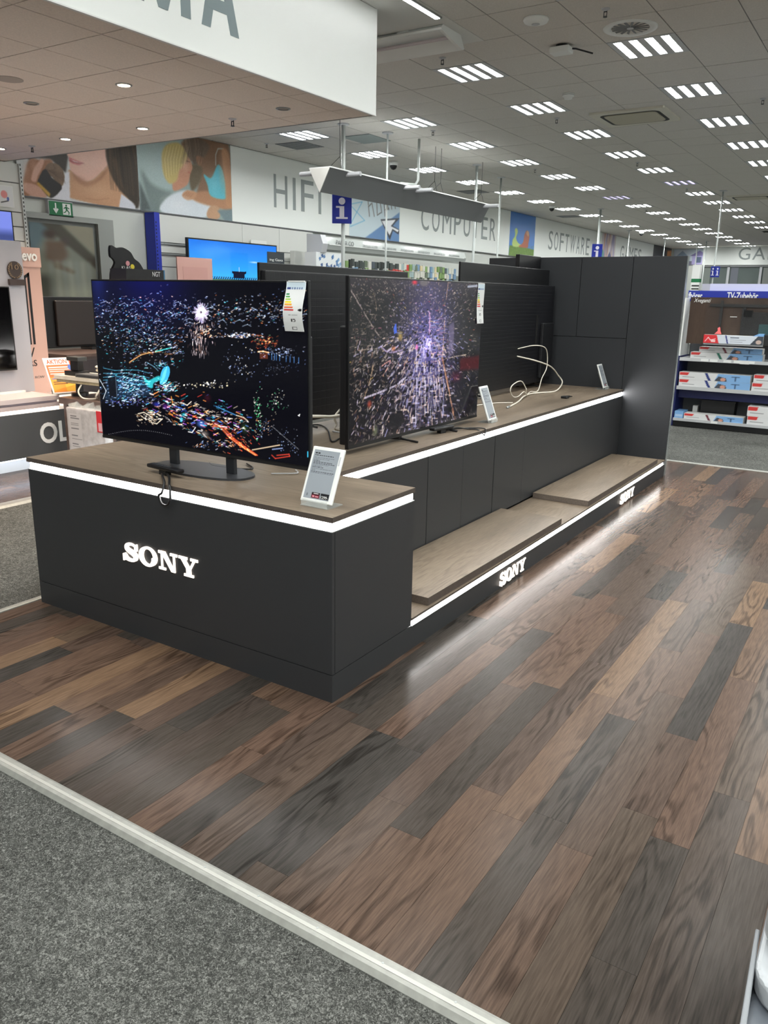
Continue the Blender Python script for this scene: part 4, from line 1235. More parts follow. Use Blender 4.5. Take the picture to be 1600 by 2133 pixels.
# left waterfront, lotus building, towers
cv.curve([R1(512, 800), R1(515, 740), R1(535, 690), R1(570, 678), R1(580, 720), R1(560, 780), R1(535, 805)], (58, 168, 214))
cv.curve([R1(520, 790), R1(535, 720), R1(560, 690), R1(545, 760)], (110, 214, 240), 0.8)
cv.curve([R1(395, 740), R1(430, 775), R1(500, 745), R1(520, 770), R1(470, 795), R1(460, 830), R1(420, 815)], (50, 190, 200), 0.9, soft=1)
cv.poly([R1(150, 720), R1(400, 780), R1(470, 880), R1(130, 920)], (26, 50, 74), 0.75, soft=4)
for k in range(4):
    cv.path([R1(120 + 80 * j, 690 + 28 * k + 10 * math.sin(j * 1.7 + k) + j * 8) for j in range(5)], 1.2, (90, 190, 220), 0.7, add=True)
spk(360, 110, 480, 700, 935, wht + cya + wht, 18, -0.3, (0.6, 1.5))
spk(120, 480, 640, 780, 860, wht + cya + wrm, 20, -0.2)
cv.poly([R1(150, 760), R1(210, 745), R1(220, 890), R1(165, 900)], (6, 8, 16), 0.9)
cv.path([R1(205, 750), R1(215, 890)], 1.2, (150, 180, 210), 0.7)
cv.path([R1(95, 770), R1(140, 850), R1(120, 905)], 2.0, (220, 232, 240), 0.8)
cv.path([R1(420, 650), R1(470, 680), R1(500, 710)], 1.2, (130, 190, 220), 0.8); spk(50, 420, 620, 640, 690, cya + wht, 16)
spk(120, 110, 480, 900, 960, wht + [(120, 90, 200), (60, 90, 220)], 14, -0.1)
# sparse water lights
spk(46, 690, 960, 785, 830, [(240, 226, 180), (230, 230, 230)], 6, 0, (1.4, 2.6))
spk(80, 950, 1190, 540, 780, wht + [(230, 220, 190)], 5, 0, (0.8, 1.8))
spk(60, 1200, 1500, 620, 760, wht, 4, 0, (0.6, 1.4), None, (0.2, 0.7))
spk(90, 350, 540, 975, 1085, [(240, 226, 200), (220, 200, 170), (200, 150, 100)], 24, 0.3, (0.8, 1.8))
# bright quarter running down to the right
quart = [(240, 220, 190), (236, 236, 236), (230, 140, 60), (150, 80, 190), (60, 190, 210), (210, 60, 40), (70, 110, 220), (200, 180, 160)]
for k in range(330):
    t_ = rg.random(); x = 470 + 640 * t_ + rg.gauss(0, 60); y = 930 + 190 * t_ + rg.gauss(0, 50)
    l = rg.uniform(8, 32); s_ = rg.choice((0.45, -0.5, 0.4, 0.1))
    cv.line(R1(x, y), R1(x + l, y + l * s_), rg.uniform(0.8, 2.0), rg.choice(quart), rg.uniform(0.4, 0.95), add=True)
for pts, c_ in (([(360, 1010), (400, 1000), (440, 1020)], (240, 226, 200)), ([(450, 1070), (490, 1080), (530, 1045)], (240, 226, 200)), ([(655, 930), (700, 950), (728, 925)], (250, 236, 220)), ([(708, 1135), (735, 1140), (758, 1105)], (250, 250, 250)), ([(1040, 1020), (1090, 1035), (1120, 1060)], (230, 210, 180)), ([(590, 890), (600, 935)], (240, 160, 60))):
    cv.path([R1(*p) for p in pts], 1.8, c_, 0.9)
cv.ell(R1(490, 945), 36, 24, (40, 46, 150), 0.8, 0.8, add=True); cv.ell(R1(550, 960), 30, 28, (110, 40, 150), 0.7, 0.9, add=True)
cv.ell(R1(680, 1015), 26, 16, (50, 190, 190), 0.8, 0.7, add=True); cv.ell(R1(660, 1050), 14, 18, (70, 210, 214), 0.8, 0.6, add=True); cv.ell(R1(800, 1080), 46, 36, (70, 110, 190), 0.8, 0.7, add=True)
cv.ell(R1(895, 1085), 40, 40, (210, 70, 40), 0.6, 0.9, add=True); cv.ell(R1(820, 1150), 40, 30, (220, 200, 180), 0.5, 0.9, add=True); cv.ell(R1(1100, 1110), 36, 50, (40, 66, 24), 0.8, 0.9, add=True)
cv.ell(R1(840, 900), 34, 40, (40, 6, 12), 1, 0.9, add=True)
for k in range(5):
    o_ = (k - 2) * 8
    cv.path([R1(930 + o_, 1090), R1(1010 + o_, 1180), R1(1090 + o_, 1240), R1(1180 + o_ * 0.6, 1300)], 1.6, ((236, 90, 40), (255, 150, 90), (190, 40, 20), (255, 120, 60), (150, 30, 14))[k], 0.75, add=True)
spk(60, 930, 1180, 1090, 1300, [(255, 170, 110), (255, 90, 50)], 18, 0.7)
for k in range(40):
    t_ = k / 39; cv.line(R1(560 + 420 * t_, 1050 + 190 * t_ + rg.uniform(-20, 20)), R1(575 + 420 * t_, 1060 + 190 * t_), 1.2, rg.choice(quart), 0.5, add=True)
cv.path([R1(1150, 1262), R1(1340, 1228)], 2.0, (250, 220, 180), 0.8); cv.path([R1(1290, 1258), R1(1360, 1250)], 2.0, (150, 170, 220), 0.8)
cv.path([R1(1285, 1298), R1(1310, 1322), R1(1410, 1306), R1(1405, 1292), R1(1320, 1300)], 1.8, (230, 70, 50), 0.8)
for k in range(34):
    t_ = k / 33; cv.line(R1(130 + 460 * t_, 1160 - 70 * math.sin(t_ * PI) * 0.5), R1(134 + 460 * t_, 1160 - 70 * math.sin(t_ * PI) * 0.5), 1.0, (190, 190, 190), 0.6, add=True)
spk(90, 1160, 1215, 840, 1160, [(60, 190, 100), (90, 220, 160), (220, 220, 200)], 5, 0, (0.8, 1.8)); spk(50, 1230, 1390, 850, 990, [(220, 230, 230), (90, 200, 130), (230, 220, 190)], 4, 0, (0.8, 1.8))
spk(60, 1180, 1290, 1040, 1160, wht + wrm, 5); spk(40, 1280, 1530, 1090, 1330, wht, 4, 0.5, (0.7, 1.5))
for k in range(24):
    cv.line(R1(1285 + k * 8, 1095 + k * 7), R1(1287 + k * 8, 1096 + k * 7), 1.0, (210, 214, 220), 0.8, add=True)
spk(50, 690, 1010, 1200, 1260, wrm + wht, 16, -0.3); spk(16, 890, 1010, 890, 1000, cya, 18, 0.3)
for k in range(16):
    cv.line(R1(895 + k * 9, 955 + k * 4), R1(903 + k * 9, 960 + k * 4), 1.8, (60, 120, 170), 0.7, add=True)
cv.poly([R1(1465, 1020), R1(1482, 1010), R1(1478, 1028)], (240, 240, 240)); cv.line(R1(1535, 1275), R1(1535, 1310), 2.0, (60, 190, 230))
cv.a *= 1.05
t1v = tv('television', 'large television on the front counter showing a night city with fireworks', 1.34, 0.777, (-1.0, 0.29, 0.855), 0, cv, 0.03)
MB().prism([(0.29 * math.cos(a) * (1 if abs(math.cos(a)) < 2 else 1), 0.125 * math.copysign(abs(math.sin(a)) ** 0.8, math.sin(a))) for a in [2 * PI * k / 40 for k in range(40)]], 'z', -0.083, -0.073).build('base_plate', mat('stand_metal', (62, 64, 68), 0.4, metal=0.4), t1v, (0.035, 0.005, 0))
for x_ in (-0.165, 0.205):
    B(x_ - 0.026, x_ + 0.026, 0.004, 0.024, -0.074, 0.03).build('stand_post', mat('stand_post_metal', (44, 46, 50), 0.4, metal=0.3), t1v, bevel=0.003)

# ---- picture 2: city from above at night
def R2(x, y):
    return (600 + x * 0.25, 560 + y * 0.25)
Q2 = [(732.5, 580), (1003, 594), (992.5, 861), (731.5, 924)]
cv = Canvas(420, 260, (13, 12, 15), Q2); cv.k = 0.25
cx0, cy0 = cv.T(R2(1170, 610))
rad = np.hypot((cv.xx - cx0) / (0.24 * cv.w), (cv.yy - cy0) / (0.48 * cv.h))
cv.a += np.exp(-rad ** 2 * 1.5)[..., None] * np.array([62, 56, 108])
cv.a += (np.exp(-((cv.yy / cv.h) / 0.10) ** 2))[..., None] * np.array([26, 24, 26])
lowm = np.exp(-(((cv.xx - cx0) / (0.28 * cv.w)) ** 2 + ((cv.yy / cv.h - 0.85) / 0.33) ** 2))
cv.a += lowm[..., None] * np.array([22, 18, 26])
rg = random.Random(9)
tan_ = [(190, 168, 146), (150, 132, 118), (214, 196, 176), (120, 108, 100), (90, 82, 80)]
pur = [(206, 196, 236), (176, 166, 226), (226, 214, 236), (150, 140, 210), (236, 190, 200), (120, 130, 220)]
for k in range(7500):
    x, y = rg.uniform(530, 1590), rg.uniform(80, 1450)
    d = math.hypot((x - 1150) / 430, (y - 760) / 620)
    dv = math.hypot((x - 1170) / 230, (y - 600) / 330)
    if x > 1380 and y > 420 and rg.random() < 0.55:
        continue
    if y > 980 and rg.random() < 0.25 + 0.3 * (abs(x - 900) > 300):
        continue
    near_ = math.exp(-dv * dv * 0.9)
    if rg.random() < 0.15 + 0.25 * d:
        continue
    dx, dy = x - 1165, y - 520
    n_ = math.hypot(dx, dy) + 1; dx /= n_; dy /= n_
    if rg.random() < 0.45:
        dx, dy = -dy * 0.9, dx * 0.45
    l = rg.uniform(5, 22) * (0.7 + 0.7 * (y / 900))
    c_ = rg.choice(pur if rg.random() < near_ * 0.8 + 0.03 else tan_)
    if rg.random() < 0.04:
        c_ = rg.choice(((220, 120, 80), (230, 190, 90), (200, 60, 60), (80, 110, 210), (230, 120, 160)))
    cv.line(R2(x, y), R2(x + dx * l, y + dy * l), rg.uniform(0.6, 1.6), c_, rg.uniform(0.4, 1.0) * (0.65 + 0.35 * near_))
# dark blocks give the roofs
for k in range(650):
    x, y = rg.uniform(560, 1580), rg.uniform(300, 1440); s_ = rg.uniform(5, 16) * (0.5 + y / 1200)
    cv.poly([R2(x, y), R2(x + s_, y - s_ * 0.3), R2(x + s_ * 1.1, y + s_ * 0.8), R2(x + s_ * 0.1, y + s_)], rg.choice(((12, 11, 16), (22, 20, 26), (30, 26, 40))), 0.8)
for k in range(520):
    x, y = rg.gauss(1120, 150), rg.uniform(560, 1330)
    dx, dy = x - 1165, y - 420
    n_ = math.hypot(dx, dy) + 1; l = rg.uniform(18, 60) * y / 900
    if rg.random() < 0.4:
        dx, dy = dy, dx * 0.4; l *= 0.5
    cv.line(R2(x, y), R2(x + dx / n_ * l, y + dy / n_ * l), rg.uniform(1.2, 3.2), rg.choice(((214, 206, 222), (180, 172, 206), (226, 196, 190), (150, 146, 190), (196, 170, 150))), rg.uniform(0.4, 0.9))
for k in range(300):
    x, y = rg.uniform(560, 1040), rg.uniform(560, 1420); l = rg.uniform(10, 36)
    cv.line(R2(x, y), R2(x + l * rg.uniform(-0.7, 0.3), y + l), rg.uniform(1.0, 2.6), rg.choice(((196, 186, 180), (150, 138, 132), (206, 190, 210), (160, 120, 100))), rg.uniform(0.3, 0.8))
for k in range(420):
    x, y = rg.uniform(560, 1580), rg.uniform(520, 1440); s_ = rg.uniform(8, 20) * (0.5 + y / 1200)
    cv.poly([R2(x, y), R2(x + s_, y - s_ * 0.3), R2(x + s_ * 1.1, y + s_ * 0.8), R2(x + s_ * 0.1, y + s_)], rg.choice(((10, 9, 14), (18, 16, 22), (26, 22, 36))), 0.85)
# avenues
def ave(pts, w, c, n=1, a=0.8):
    q = smooth_path([(p[0], p[1], 0) for p in pts], 6)
    for i in range(len(q) - 1):
        if rg.random() < 0.85:
            j = rg.uniform(-2, 2)
            cv.line(R2(q[i].x + j, q[i].y), R2(q[i + 1].x + j, q[i + 1].y), w * rg.uniform(0.7, 1.2), c, a * rg.uniform(0.6, 1))
ave([(540, 190), (600, 290), (690, 440), (770, 560)], 2.2, (150, 134, 128)); ave([(720, 200), (745, 330), (730, 420)], 1.6, (150, 130, 110))
ave([(1330, 100), (1310, 300), (1295, 560), (1285, 740)], 2.4, (176, 138, 118)); ave([(1285, 740), (1320, 900), (1360, 1100), (1390, 1240)], 6.0, (150, 100, 76), a=0.7); ave([(1300, 820), (1345, 1030), (1385, 1230)], 1.6, (236, 190, 150))
ave([(720, 790), (690, 930), (640, 1080)], 3, (160, 134, 108)); ave([(650, 1060), (760, 1020), (900, 960), (990, 890)], 3.5, (196, 186, 206)); ave([(780, 640), (850, 690), (960, 670)], 2.5, (170, 150, 190))
ave([(1070, 640), (1075, 900), (1070, 1270)], 3.2, (206, 198, 226)); ave([(1190, 820), (1195, 1050), (1185, 1290)], 2.2, (180, 178, 196)); ave([(1130, 620), (1135, 840), (1150, 1000)], 2.0, (226, 216, 246)); ave([(1250, 780), (1265, 950), (1300, 1200)], 2.0, (190, 186, 206))
ave([(800, 1290), (795, 1400)], 3.0, (214, 196, 186)); ave([(1310, 745), (1400, 725), (1480, 712)], 2.0, (190, 170, 150)); ave([(950, 1160), (1010, 1170), (1030, 1260)], 2.5, (206, 188, 170)); ave([(790, 800), (860, 760), (800, 880)], 2.4, (226, 160, 150))
for k in range(8):
    x = 1080 + k * 30
    ave([(x, 820 + rg.uniform(-40, 40)), (x + 8, 1000), (x + 4, 1180 + rg.uniform(-60, 60))], rg.uniform(1.2, 2.6), rg.choice(((196, 190, 214), (150, 150, 190), (226, 222, 230))))
for k in range(26):
    x, y = rg.uniform(1200, 1290), 420 + k * 14
    cv.line(R2(x - 20, y), R2(x + 22, y - 4), 1.4, rg.choice(((150, 160, 230), (190, 190, 240), (200, 150, 190))), 0.6)
for k in range(10):
    cv.line(R2(1172 + rg.uniform(-4, 10), 360 + k * 18), R2(1176 + rg.uniform(-4, 10), 376 + k * 18), 2.6, (226, 170, 206), 0.7)
cv.ell(R2(1150, 640), 60, 120, (120, 110, 180), 0.35, 1.0, add=True); cv.ell(R2(1170, 610), 30, 70, (160, 150, 220), 0.5, 1.0, add=True)
cv.poly([R2(885, 490), R2(905, 450), R2(912, 530), R2(890, 540)], (60, 90, 190)); cv.ell(R2(940, 560), 26, 50, (210, 176, 70), 0.6, 0.8); cv.ell(R2(885, 660), 24, 28, (220, 120, 60), 0.6, 0.8); cv.ell(R2(1075, 650), 16, 28, (236, 110, 180), 0.8, 0.7)
cv.poly([R2(1430, 740), R2(1590, 720), R2(1590, 830), R2(1430, 840)], (74, 8, 16), 0.75, soft=3); cv.ell(R2(1400, 890), 60, 60, (80, 14, 40), 0.6, 0.9)
cv.poly([R2(860, 1200), R2(960, 1170), R2(980, 1250), R2(900, 1340), R2(850, 1280)], (18, 17, 20), 0.9, soft=1); cv.ell(R2(690, 1110), 24, 40, (170, 70, 50), 0.8, 0.8); cv.ell(R2(740, 1330), 30, 60, (150, 160, 110), 0.5, 0.8); cv.ell(R2(640, 1250), 50, 50, (14, 12, 14), 0.9, 0.6)
cv.ell(R2(1055, 122), 30, 26, (220, 50, 66), 0.95, 0.9); cv.ell(R2(1130, 125), 40, 36, (110, 104, 100), 0.7, 0.4)
cv.poly([R2(1340, 470), R2(1380, 440), R2(1375, 700), R2(1330, 740)], (110, 100, 130), 0.6, soft=2)
for x in (1180,):
    cv.poly([R2(1170, 760), R2(1184, 760), R2(1182, 850), R2(1170, 850)], (20, 20, 60))
cv.line(R2(1490, 158), R2(1565, 152), 4, (170, 176, 190), 0.8)
t2v = tv('television', 'large television on the long worktop showing a city from above', 1.50, 0.872, (-0.65, 1.77, 0.80), PI / 2, cv, 0.05)
def tvfoot(t, x_):
    MB().tube([(x_, 0.02, 0.03), (x_, 0.02, -0.015)], 0.02, 8).build('stand_post', BLACK, t)
    MB().tube([(x_, -0.11, -0.022), (x_, 0.0, -0.014), (x_, 0.12, -0.022)], 0.0065, 6).build('foot', BLACK, t)
tvfoot(t2v, -0.22); tvfoot(t2v, 0.26)

# ---- televisions seen from behind
def emboss(name, base, bw, bh):
    m = bpy.data.materials.new(name); m.use_nodes = True; nt = m.node_tree
    b = nt.nodes['Principled BSDF']; b.inputs['Base Color'].default_value = rgb(*base); b.inputs['Roughness'].default_value = 0.42
    tc = nt.nodes.new('ShaderNodeTexCoord'); mp = nt.nodes.new('ShaderNodeMapping'); mp.inputs['Rotation'].default_value = (PI / 2, 0, 0)
    br = nt.nodes.new('ShaderNodeTexBrick'); br.inputs['Scale'].default_value = 1.0; br.inputs['Brick Width'].default_value = bw; br.inputs['Row Height'].default_value = bh
    br.inputs['Mortar Size'].default_value = 0.003; br.offset = 0.0
    bp = nt.nodes.new('ShaderNodeBump'); bp.inputs['Strength'].default_value = 0.6; bp.inputs['Distance'].default_value = 0.003; bp.invert = True
    nt.links.new(tc.outputs['Object'], mp.inputs[0]); nt.links.new(mp.outputs[0], br.inputs['Vector']); nt.links.new(br.outputs['Fac'], bp.inputs['Height']); nt.links.new(bp.outputs[0], b.inputs['Normal'])
    MATS[name] = m; return m
t3 = tv('television', 'black back of a television with embossed square pattern behind the fireworks screen', 1.53, 0.90, (-1.27, 1.81, 0.84), -PI / 2, None, 0.04, bump=False)
B(-0.755, 0.755, 0.018, 0.05, 0.01, 0.86).build('rear_housing', emboss('embossed_back', (17, 18, 22), 0.045, 0.045), t3, bevel=0.004)
for z_ in (0.70, 0.76, 0.81):
    B(-0.75, 0.75, 0.05, 0.0515, z_, z_ + 0.004).build('ridge', BLACKM, t3)
MB().tube([(0.70, 0.052, 0.74), (0.705, 0.06, 0.77), (0.70, 0.056, 0.80)], 0.003, 5).build('tether', CABLEW, t3)
tvfoot(t3, -0.4); tvfoot(t3, 0.4)
t4 = tv('television', 'broad black television back with stepped housing beside the tall panel wall', 1.81, 1.03, (-1.24, 4.20, 0.81), -PI / 2, None, 0.04, bump=False)
B(-0.90, 0.9, 0.018, 0.085, 0.01, 0.885).build('rear_housing', emboss('ribbed_back', (13, 14, 20), 3.0, 0.03), t4, bevel=0.004)
B(-0.86, -0.60, 0.085, 0.115, 0.05, 0.55).build('cable_cover', TVBACK, t4, bevel=0.006)
B(-0.52, -0.49, 0.085, 0.092, 0.35, 0.62).build('groove', BLACKM, t4)
B(-0.915, -0.90, 0.018, 0.07, 0.55, 0.88).build('side_fin', TVBACK, t4)
tvfoot(t4, -0.55); tvfoot(t4, 0.55)
t = thing('television', 'upper corner of a black television rising behind the broad television back', 'television', (-1.36, 4.62, 0.772))
B(-0.02, 0.02, 0.04, 0.54, 0.04, 1.19).build('panel', BLACK, t, bevel=0.003)
MB().tube([(0, 0.1, 0.0075), (0, 0.1, 0.05)], 0.02, 8).tube([(-0.06, 0.1, 0.006), (0.06, 0.1, 0.006)], 0.006, 6).build('foot', BLACK, t)
MB().tube([(0, 0.48, 0.0075), (0, 0.48, 0.05)], 0.02, 8).tube([(-0.06, 0.48, 0.006), (0.06, 0.48, 0.006)], 0.006, 6).build('foot', BLACK, t)

# =================================================================== LABELS, PRICE CARDS, REMOTES, CABLES
def energy_canvas(seed):
    c = Canvas(44, 100, (226, 228, 228))
    c.rect(0.03, 0.02, 0.97, 0.16, (206, 222, 232)); c.rect(0.06, 0.115, 0.26, 0.165, (40, 60, 130))
    for k in range(5):
        c.rect(0.3 + k * 0.12, 0.12, 0.37 + k * 0.12, 0.16, (110, 130, 170))
    cols = [(0, 130, 70), (70, 160, 70), (160, 196, 60), (240, 220, 50), (240, 170, 60), (226, 96, 50), (206, 40, 46)]
    for k, cc in enumerate(cols):
        z_ = 0.235 + k * 0.052
        c.rect(0.07, z_, 0.22 + k * 0.055, z_ + 0.036, cc)
    c.poly([(0.74, 0.56), (0.82, 0.535), (0.95, 0.535), (0.95, 0.585), (0.82, 0.585)], (16, 16, 16))
    c.rect(0.30, 0.655, 0.42, 0.665, (70, 70, 70)); c.rect(0.45, 0.656, 0.75, 0.664, (140, 140, 140))
    c.rect(0.42, 0.745, 0.48, 0.80, (30, 30, 30)); c.rect(0.5, 0.74, 0.62, 0.755, (40, 40, 40)); c.rect(0.58, 0.755, 0.63, 0.79, (40, 40, 40)); c.rect(0.5, 0.79, 0.62, 0.805, (40, 40, 40))
    c.rect(0.42, 0.90, 0.66, 0.908, (90, 90, 90)); c.rect(0.42, 0.95, 0.66, 0.958, (90, 90, 90)); c.rect(0.42, 0.90, 0.45, 0.958, (90, 90, 90)); c.rect(0.63, 0.90, 0.66, 0.958, (90, 90, 90))
    return c
def energy_label(loc, rot, w, h, curl, label):
    t = thing('energy_label', label, 'label', loc, rot=rot)
    bend = lambda u, v: curl * (np.cos((1 - v) * 5.0) * 0.012 - 0.012) + 0.004 + 0.006 * (1 - v)
    o = put('sheet', energy_canvas(1).mesh('sheet', w, h, bend), PRINT, t)
    sm = o.modifiers.new('thickness', 'SOLIDIFY'); sm.thickness = 0.0006
    B(w * 0.1, w * 0.9, h - 0.002, h + 0.003, -0.004, 0.006).build('fold', WHITE, t)
    return t
energy_label((-0.438, 0.288, 1.432), FACE_FRONT, 0.10, 0.196, -1.0, 'curled energy label with colour scale on the fireworks television')
energy_label((-0.648, 2.44, 1.415), FACE_RIGHT, 0.095, 0.25, 0.3, 'straight energy label with colour scale on the aerial city television')

ACR = mat('clear_acrylic', (230, 236, 234), 0.06, spec=0.6, alpha=0.28)
def esl(loc, rz, w, h, tilt, label, red=True):
    t = thing('price_card', label, 'price tag', loc, rz)
    P = thing_part('card', t, (0, 0, 0.018), (-tilt, 0, 0))
    B(-w / 2, w / 2, 0, 0.011, 0, h).build('frame', WHITE, P, bevel=0.004)
    c = Canvas(96, 140, (148, 155, 162))
    c.rect(0, 0, 1, 0.004, (150, 156, 164))
    for k, (v_, l_, wt_) in enumerate(((0.055, 0.20, 0.030), (0.105, 0.72, 0.018), (0.155, 0.80, 0.010), (0.185, 0.56, 0.010), (0.215, 0.26, 0.010), (0.245, 0.70, 0.010), (0.275, 0.82, 0.010), (0.30, 0.64, 0.010), (0.325, 0.40, 0.010), (0.352, 0.44, 0.010), (0.385, 0.84, 0.010), (0.412, 0.10, 0.010), (0.445, 0.90, 0.010), (0.47, 0.86, 0.010))):
        x_ = 0.06; rr = random.Random(k)
        while x_ < l_ + 0.04:
            q = rr.uniform(0.03, 0.10)
            c.rect(x_, v_, min(x_ + q, 0.95), v_ + wt_, (60, 64, 70) if k > 1 else (26, 28, 32)); x_ += q + 0.018
    c.rect(0.30, 0.865, 0.62, 0.98, (96, 22, 40)); c.rect(0.30, 0.865, 0.62, 0.91, (30, 20, 26)); c.rect(0.66, 0.865, 0.98, 0.98, (18, 18, 24))
    c.rect(0.37, 0.88, 0.56, 0.895, (214, 206, 206)); c.rect(0.34, 0.925, 0.43, 0.955, (226, 150, 160)); c.rect(0.46, 0.935, 0.58, 0.955, (220, 150, 160))
    c.rect(0.10, 0.89, 0.16, 0.95, (120, 126, 132)); c.rect(0.12, 0.90, 0.14, 0.94, (60, 64, 70))
    put('display', c.mesh('display', w * 0.80, h * 0.88), ESL, P, (-w * 0.42, -0.0006, h * 0.06), FACE_FRONT)
    text('1299-', w * 0.22, h * 0.05, WHITE, P, (-w * 0.42 + w * 0.545, -0.001, h * 0.085), FACE_FRONT, 0.0006)
    B(w * 0.40, w * 0.44, -0.0005, 0.001, h * 0.70, h * 0.86).build('code_strip', LTGREY, P)
    B(-w / 2 + 0.01, w / 2 - 0.01, -0.01, 0.09, 0.0, 0.003).build('stand_base', ACR, t)
    st = MB().prism([(-0.012, 0.003), (-0.008, 0.003), (-0.008, 0.03), (-0.012, 0.03)], 'x', -w / 2 + 0.015, w / 2 - 0.015)
    st.build('stand_lip', ACR, t)
    MB().prism([(0.012, 0.003), (0.016, 0.003), (0.016 + math.tan(tilt) * h * 0.75, h * 0.72), (0.012 + math.tan(tilt) * h * 0.75, h * 0.72)], 'x', -w / 2 + 0.02, w / 2 - 0.02).build('stand_back', ACR, t)
    return t
esl((-0.145, 0.085, H), 0.0, 0.155, 0.225, 0.42, 'large white electronic price card at the counter corner')
esl((-0.535, 2.535, H), PI / 2, 0.125, 0.235, 0.36, 'white electronic price card right of the aerial city television')
esl((-0.575, 5.07, H), PI / 2, 0.125, 0.225, 0.36, 'white electronic price card standing before the tall panel wall')

def remote(loc, rz, label, l=0.23):
    t = thing('remote_control', label, 'remote control', loc, rz)
    B(-l / 2, l / 2, -0.022, 0.022, 0.022, 0.040).build('body', BLACK, t, bevel=0.006)
    B(-0.028, 0.022, -0.016, 0.016, 0.0, 0.022).build('holder', BLACKM, t, bevel=0.002)
    for k in range(8):
        B(-l * 0.42 + k * 0.018, -l * 0.42 + k * 0.018 + 0.010, -0.008, 0.008, 0.040, 0.0415).build('button', mat('button_grey', (60, 62, 66), 0.5), t)
    return t
r1 = remote((-1.045, 0.135, H), -0.12, 'black remote control tethered on the front counter')
loop = smooth_path([(-1.03, 0.10, H + 0.012), (-0.97, 0.05, H + 0.018), (-0.905, 0.0, H + 0.008), (-0.895, -0.024, H - 0.03), (-0.918, -0.022, 0.725), (-0.905, -0.020, 0.690), (-0.872, -0.020, 0.688), (-0.848, -0.022, 0.72), (-0.845, -0.022, 0.765), (-0.865, -0.008, H + 0.008), (-0.95, 0.07, H + 0.012), (-1.02, 0.12, H + 0.012)], 6)
tag(MB().tube(loop, 0.0055, 8).build('security_cable', CABLEB, smooth=True), 'black security cable loop hanging over the front counter edge', 'cable')
r2 = remote((-0.605, 1.95, H), PI / 2 - 0.15, 'black remote control on the long worktop under the aerial city television', 0.2)
loop = smooth_path([(-0.60, 1.98, H + 0.012), (-0.57, 2.08, H + 0.02), (-0.53, 2.15, H + 0.006), (-0.47, 2.17, H + 0.006), (-0.436, 2.18, 0.752), (-0.434, 2.20, 0.742), (-0.45, 2.235, H + 0.005), (-0.52, 2.18, H + 0.010), (-0.58, 2.06, H + 0.012), (-0.60, 1.99, H + 0.010)], 6)
tag(MB().tube(loop, 0.0042, 7).build('security_cable', CABLEB, smooth=True), 'black security cable loop at the edge of the long worktop', 'cable')
def cable(pts, r, m, label, n=10):
    return tag(MB().tube(smooth_path(pts, n), r, 7).build('cable', m, smooth=True), label, 'cable')
z0 = H + 0.007
cable([(-1.15, 4.296, 1.15), (-1.05, 4.40, 1.178), (-1.0, 4.53, 1.163), (-1.0, 4.618, 1.10), (-1.0, 4.63, 0.976), (-1.0, 4.53, 0.886), (-0.995, 4.44, z0 + 0.004), (-1.03, 4.36, z0), (-0.96, 4.10, z0), (-0.90, 3.95, z0 + 0.06), (-0.90, 3.93, 0.86), (-0.90, 3.85, 0.915), (-0.9, 3.765, 0.923), (-0.9, 3.65, 0.90), (-0.9, 3.622, 0.86), (-0.9, 3.68, 0.81), (-0.9, 3.78, 0.80), (-0.90, 3.90, z0 + 0.05), (-0.93, 4.05, z0)], 0.0042, CABLEW, 'thin white cable with a ring loop behind the aerial city television')
cable([(-1.15, 4.295, 1.085), (-1.05, 4.475, 1.043), (-1.0, 4.72, 0.98), (-1.0, 4.93, 0.887), (-0.96, 4.95, 0.82), (-0.87, 4.56, z0 + 0.002), (-0.92, 4.346, z0 + 0.001), (-0.96, 4.20, z0 + 0.001), (-0.90, 3.9, z0 + 0.011), (-0.823, 3.61, z0 + 0.001), (-0.75, 3.26, z0 + 0.001)], 0.0062, CABLEW, 'thick white antenna cable lying on the long worktop')
cable([(-0.75, 3.24, z0), (-0.76, 3.30, z0)], 0.010, METAL, 'metal plug at the end of the thick white cable')
cable([(-0.843, 3.551, z0 - 0.002), (-0.90, 3.50, z0 - 0.002), (-0.95, 3.418, z0 - 0.002), (-1.0, 3.2, z0 - 0.002)], 0.004, CABLEW, 'short thin white lead beside the middle price card')
t = thing('security_puck', 'small black security puck on the long worktop', 'security tag', (-0.632, 4.15, H))
B(-0.028, 0.028, -0.03, 0.03, 0, 0.02).build('body', BLACK, t, bevel=0.006)
MB().tube([(0.02, 0.03, 0.01), (0.035, 0.07, 0.012), (0.0, 0.09, 0.012), (-0.02, 0.03, 0.012)], 0.004, 6).build('loop', CABLEB, t)
cable([(-1.40, 1.62, z0), (-1.36, 1.69, z0), (-1.268, 1.643, z0), (-1.142, 1.512, z0), (-0.97, 1.30, z0), (-0.926, 1.267, z0), (-0.957, 1.367, z0), (-0.87, 1.29, z0), (-0.80, 1.33, z0)], 0.0045, CABLEB, 'wavy black cable between the two nearest televisions')
cable([(-0.85, 1.50, 1.02), (-0.93, 1.40, 0.975), (-0.95, 1.33, 0.93), (-0.95, 1.31, 0.90), (-0.95, 1.325, 0.87), (-0.95, 1.312, 0.845), (-0.95, 1.36, 0.83), (-0.9, 1.50, 0.832)], 0.0055, CABLEW, 'white knotted cable hanging behind the aerial city television')
cable([(-1.14, 1.08, 0.925), (-1.0, 1.22, 0.92), (-0.95, 1.31, 0.915), (-0.88, 1.45, 0.935)], 0.009, CABLEW, 'white cable bundle running between the two nearest televisions')
cable([(-1.14, 1.55, z0), (-1.05, 1.54, z0), (-0.95, 1.6, z0)], 0.0045, LTGREY, 'grey cable on the worktop behind the aerial city television')
cable([(-1.05, 0.42, z0), (-0.98, 0.38, z0), (-0.86, 0.40, z0), (-0.80, 0.45, z0), (-0.9, 0.52, z0)], 0.004, CABLEB, 'thin black cable behind the stand of the fireworks television')
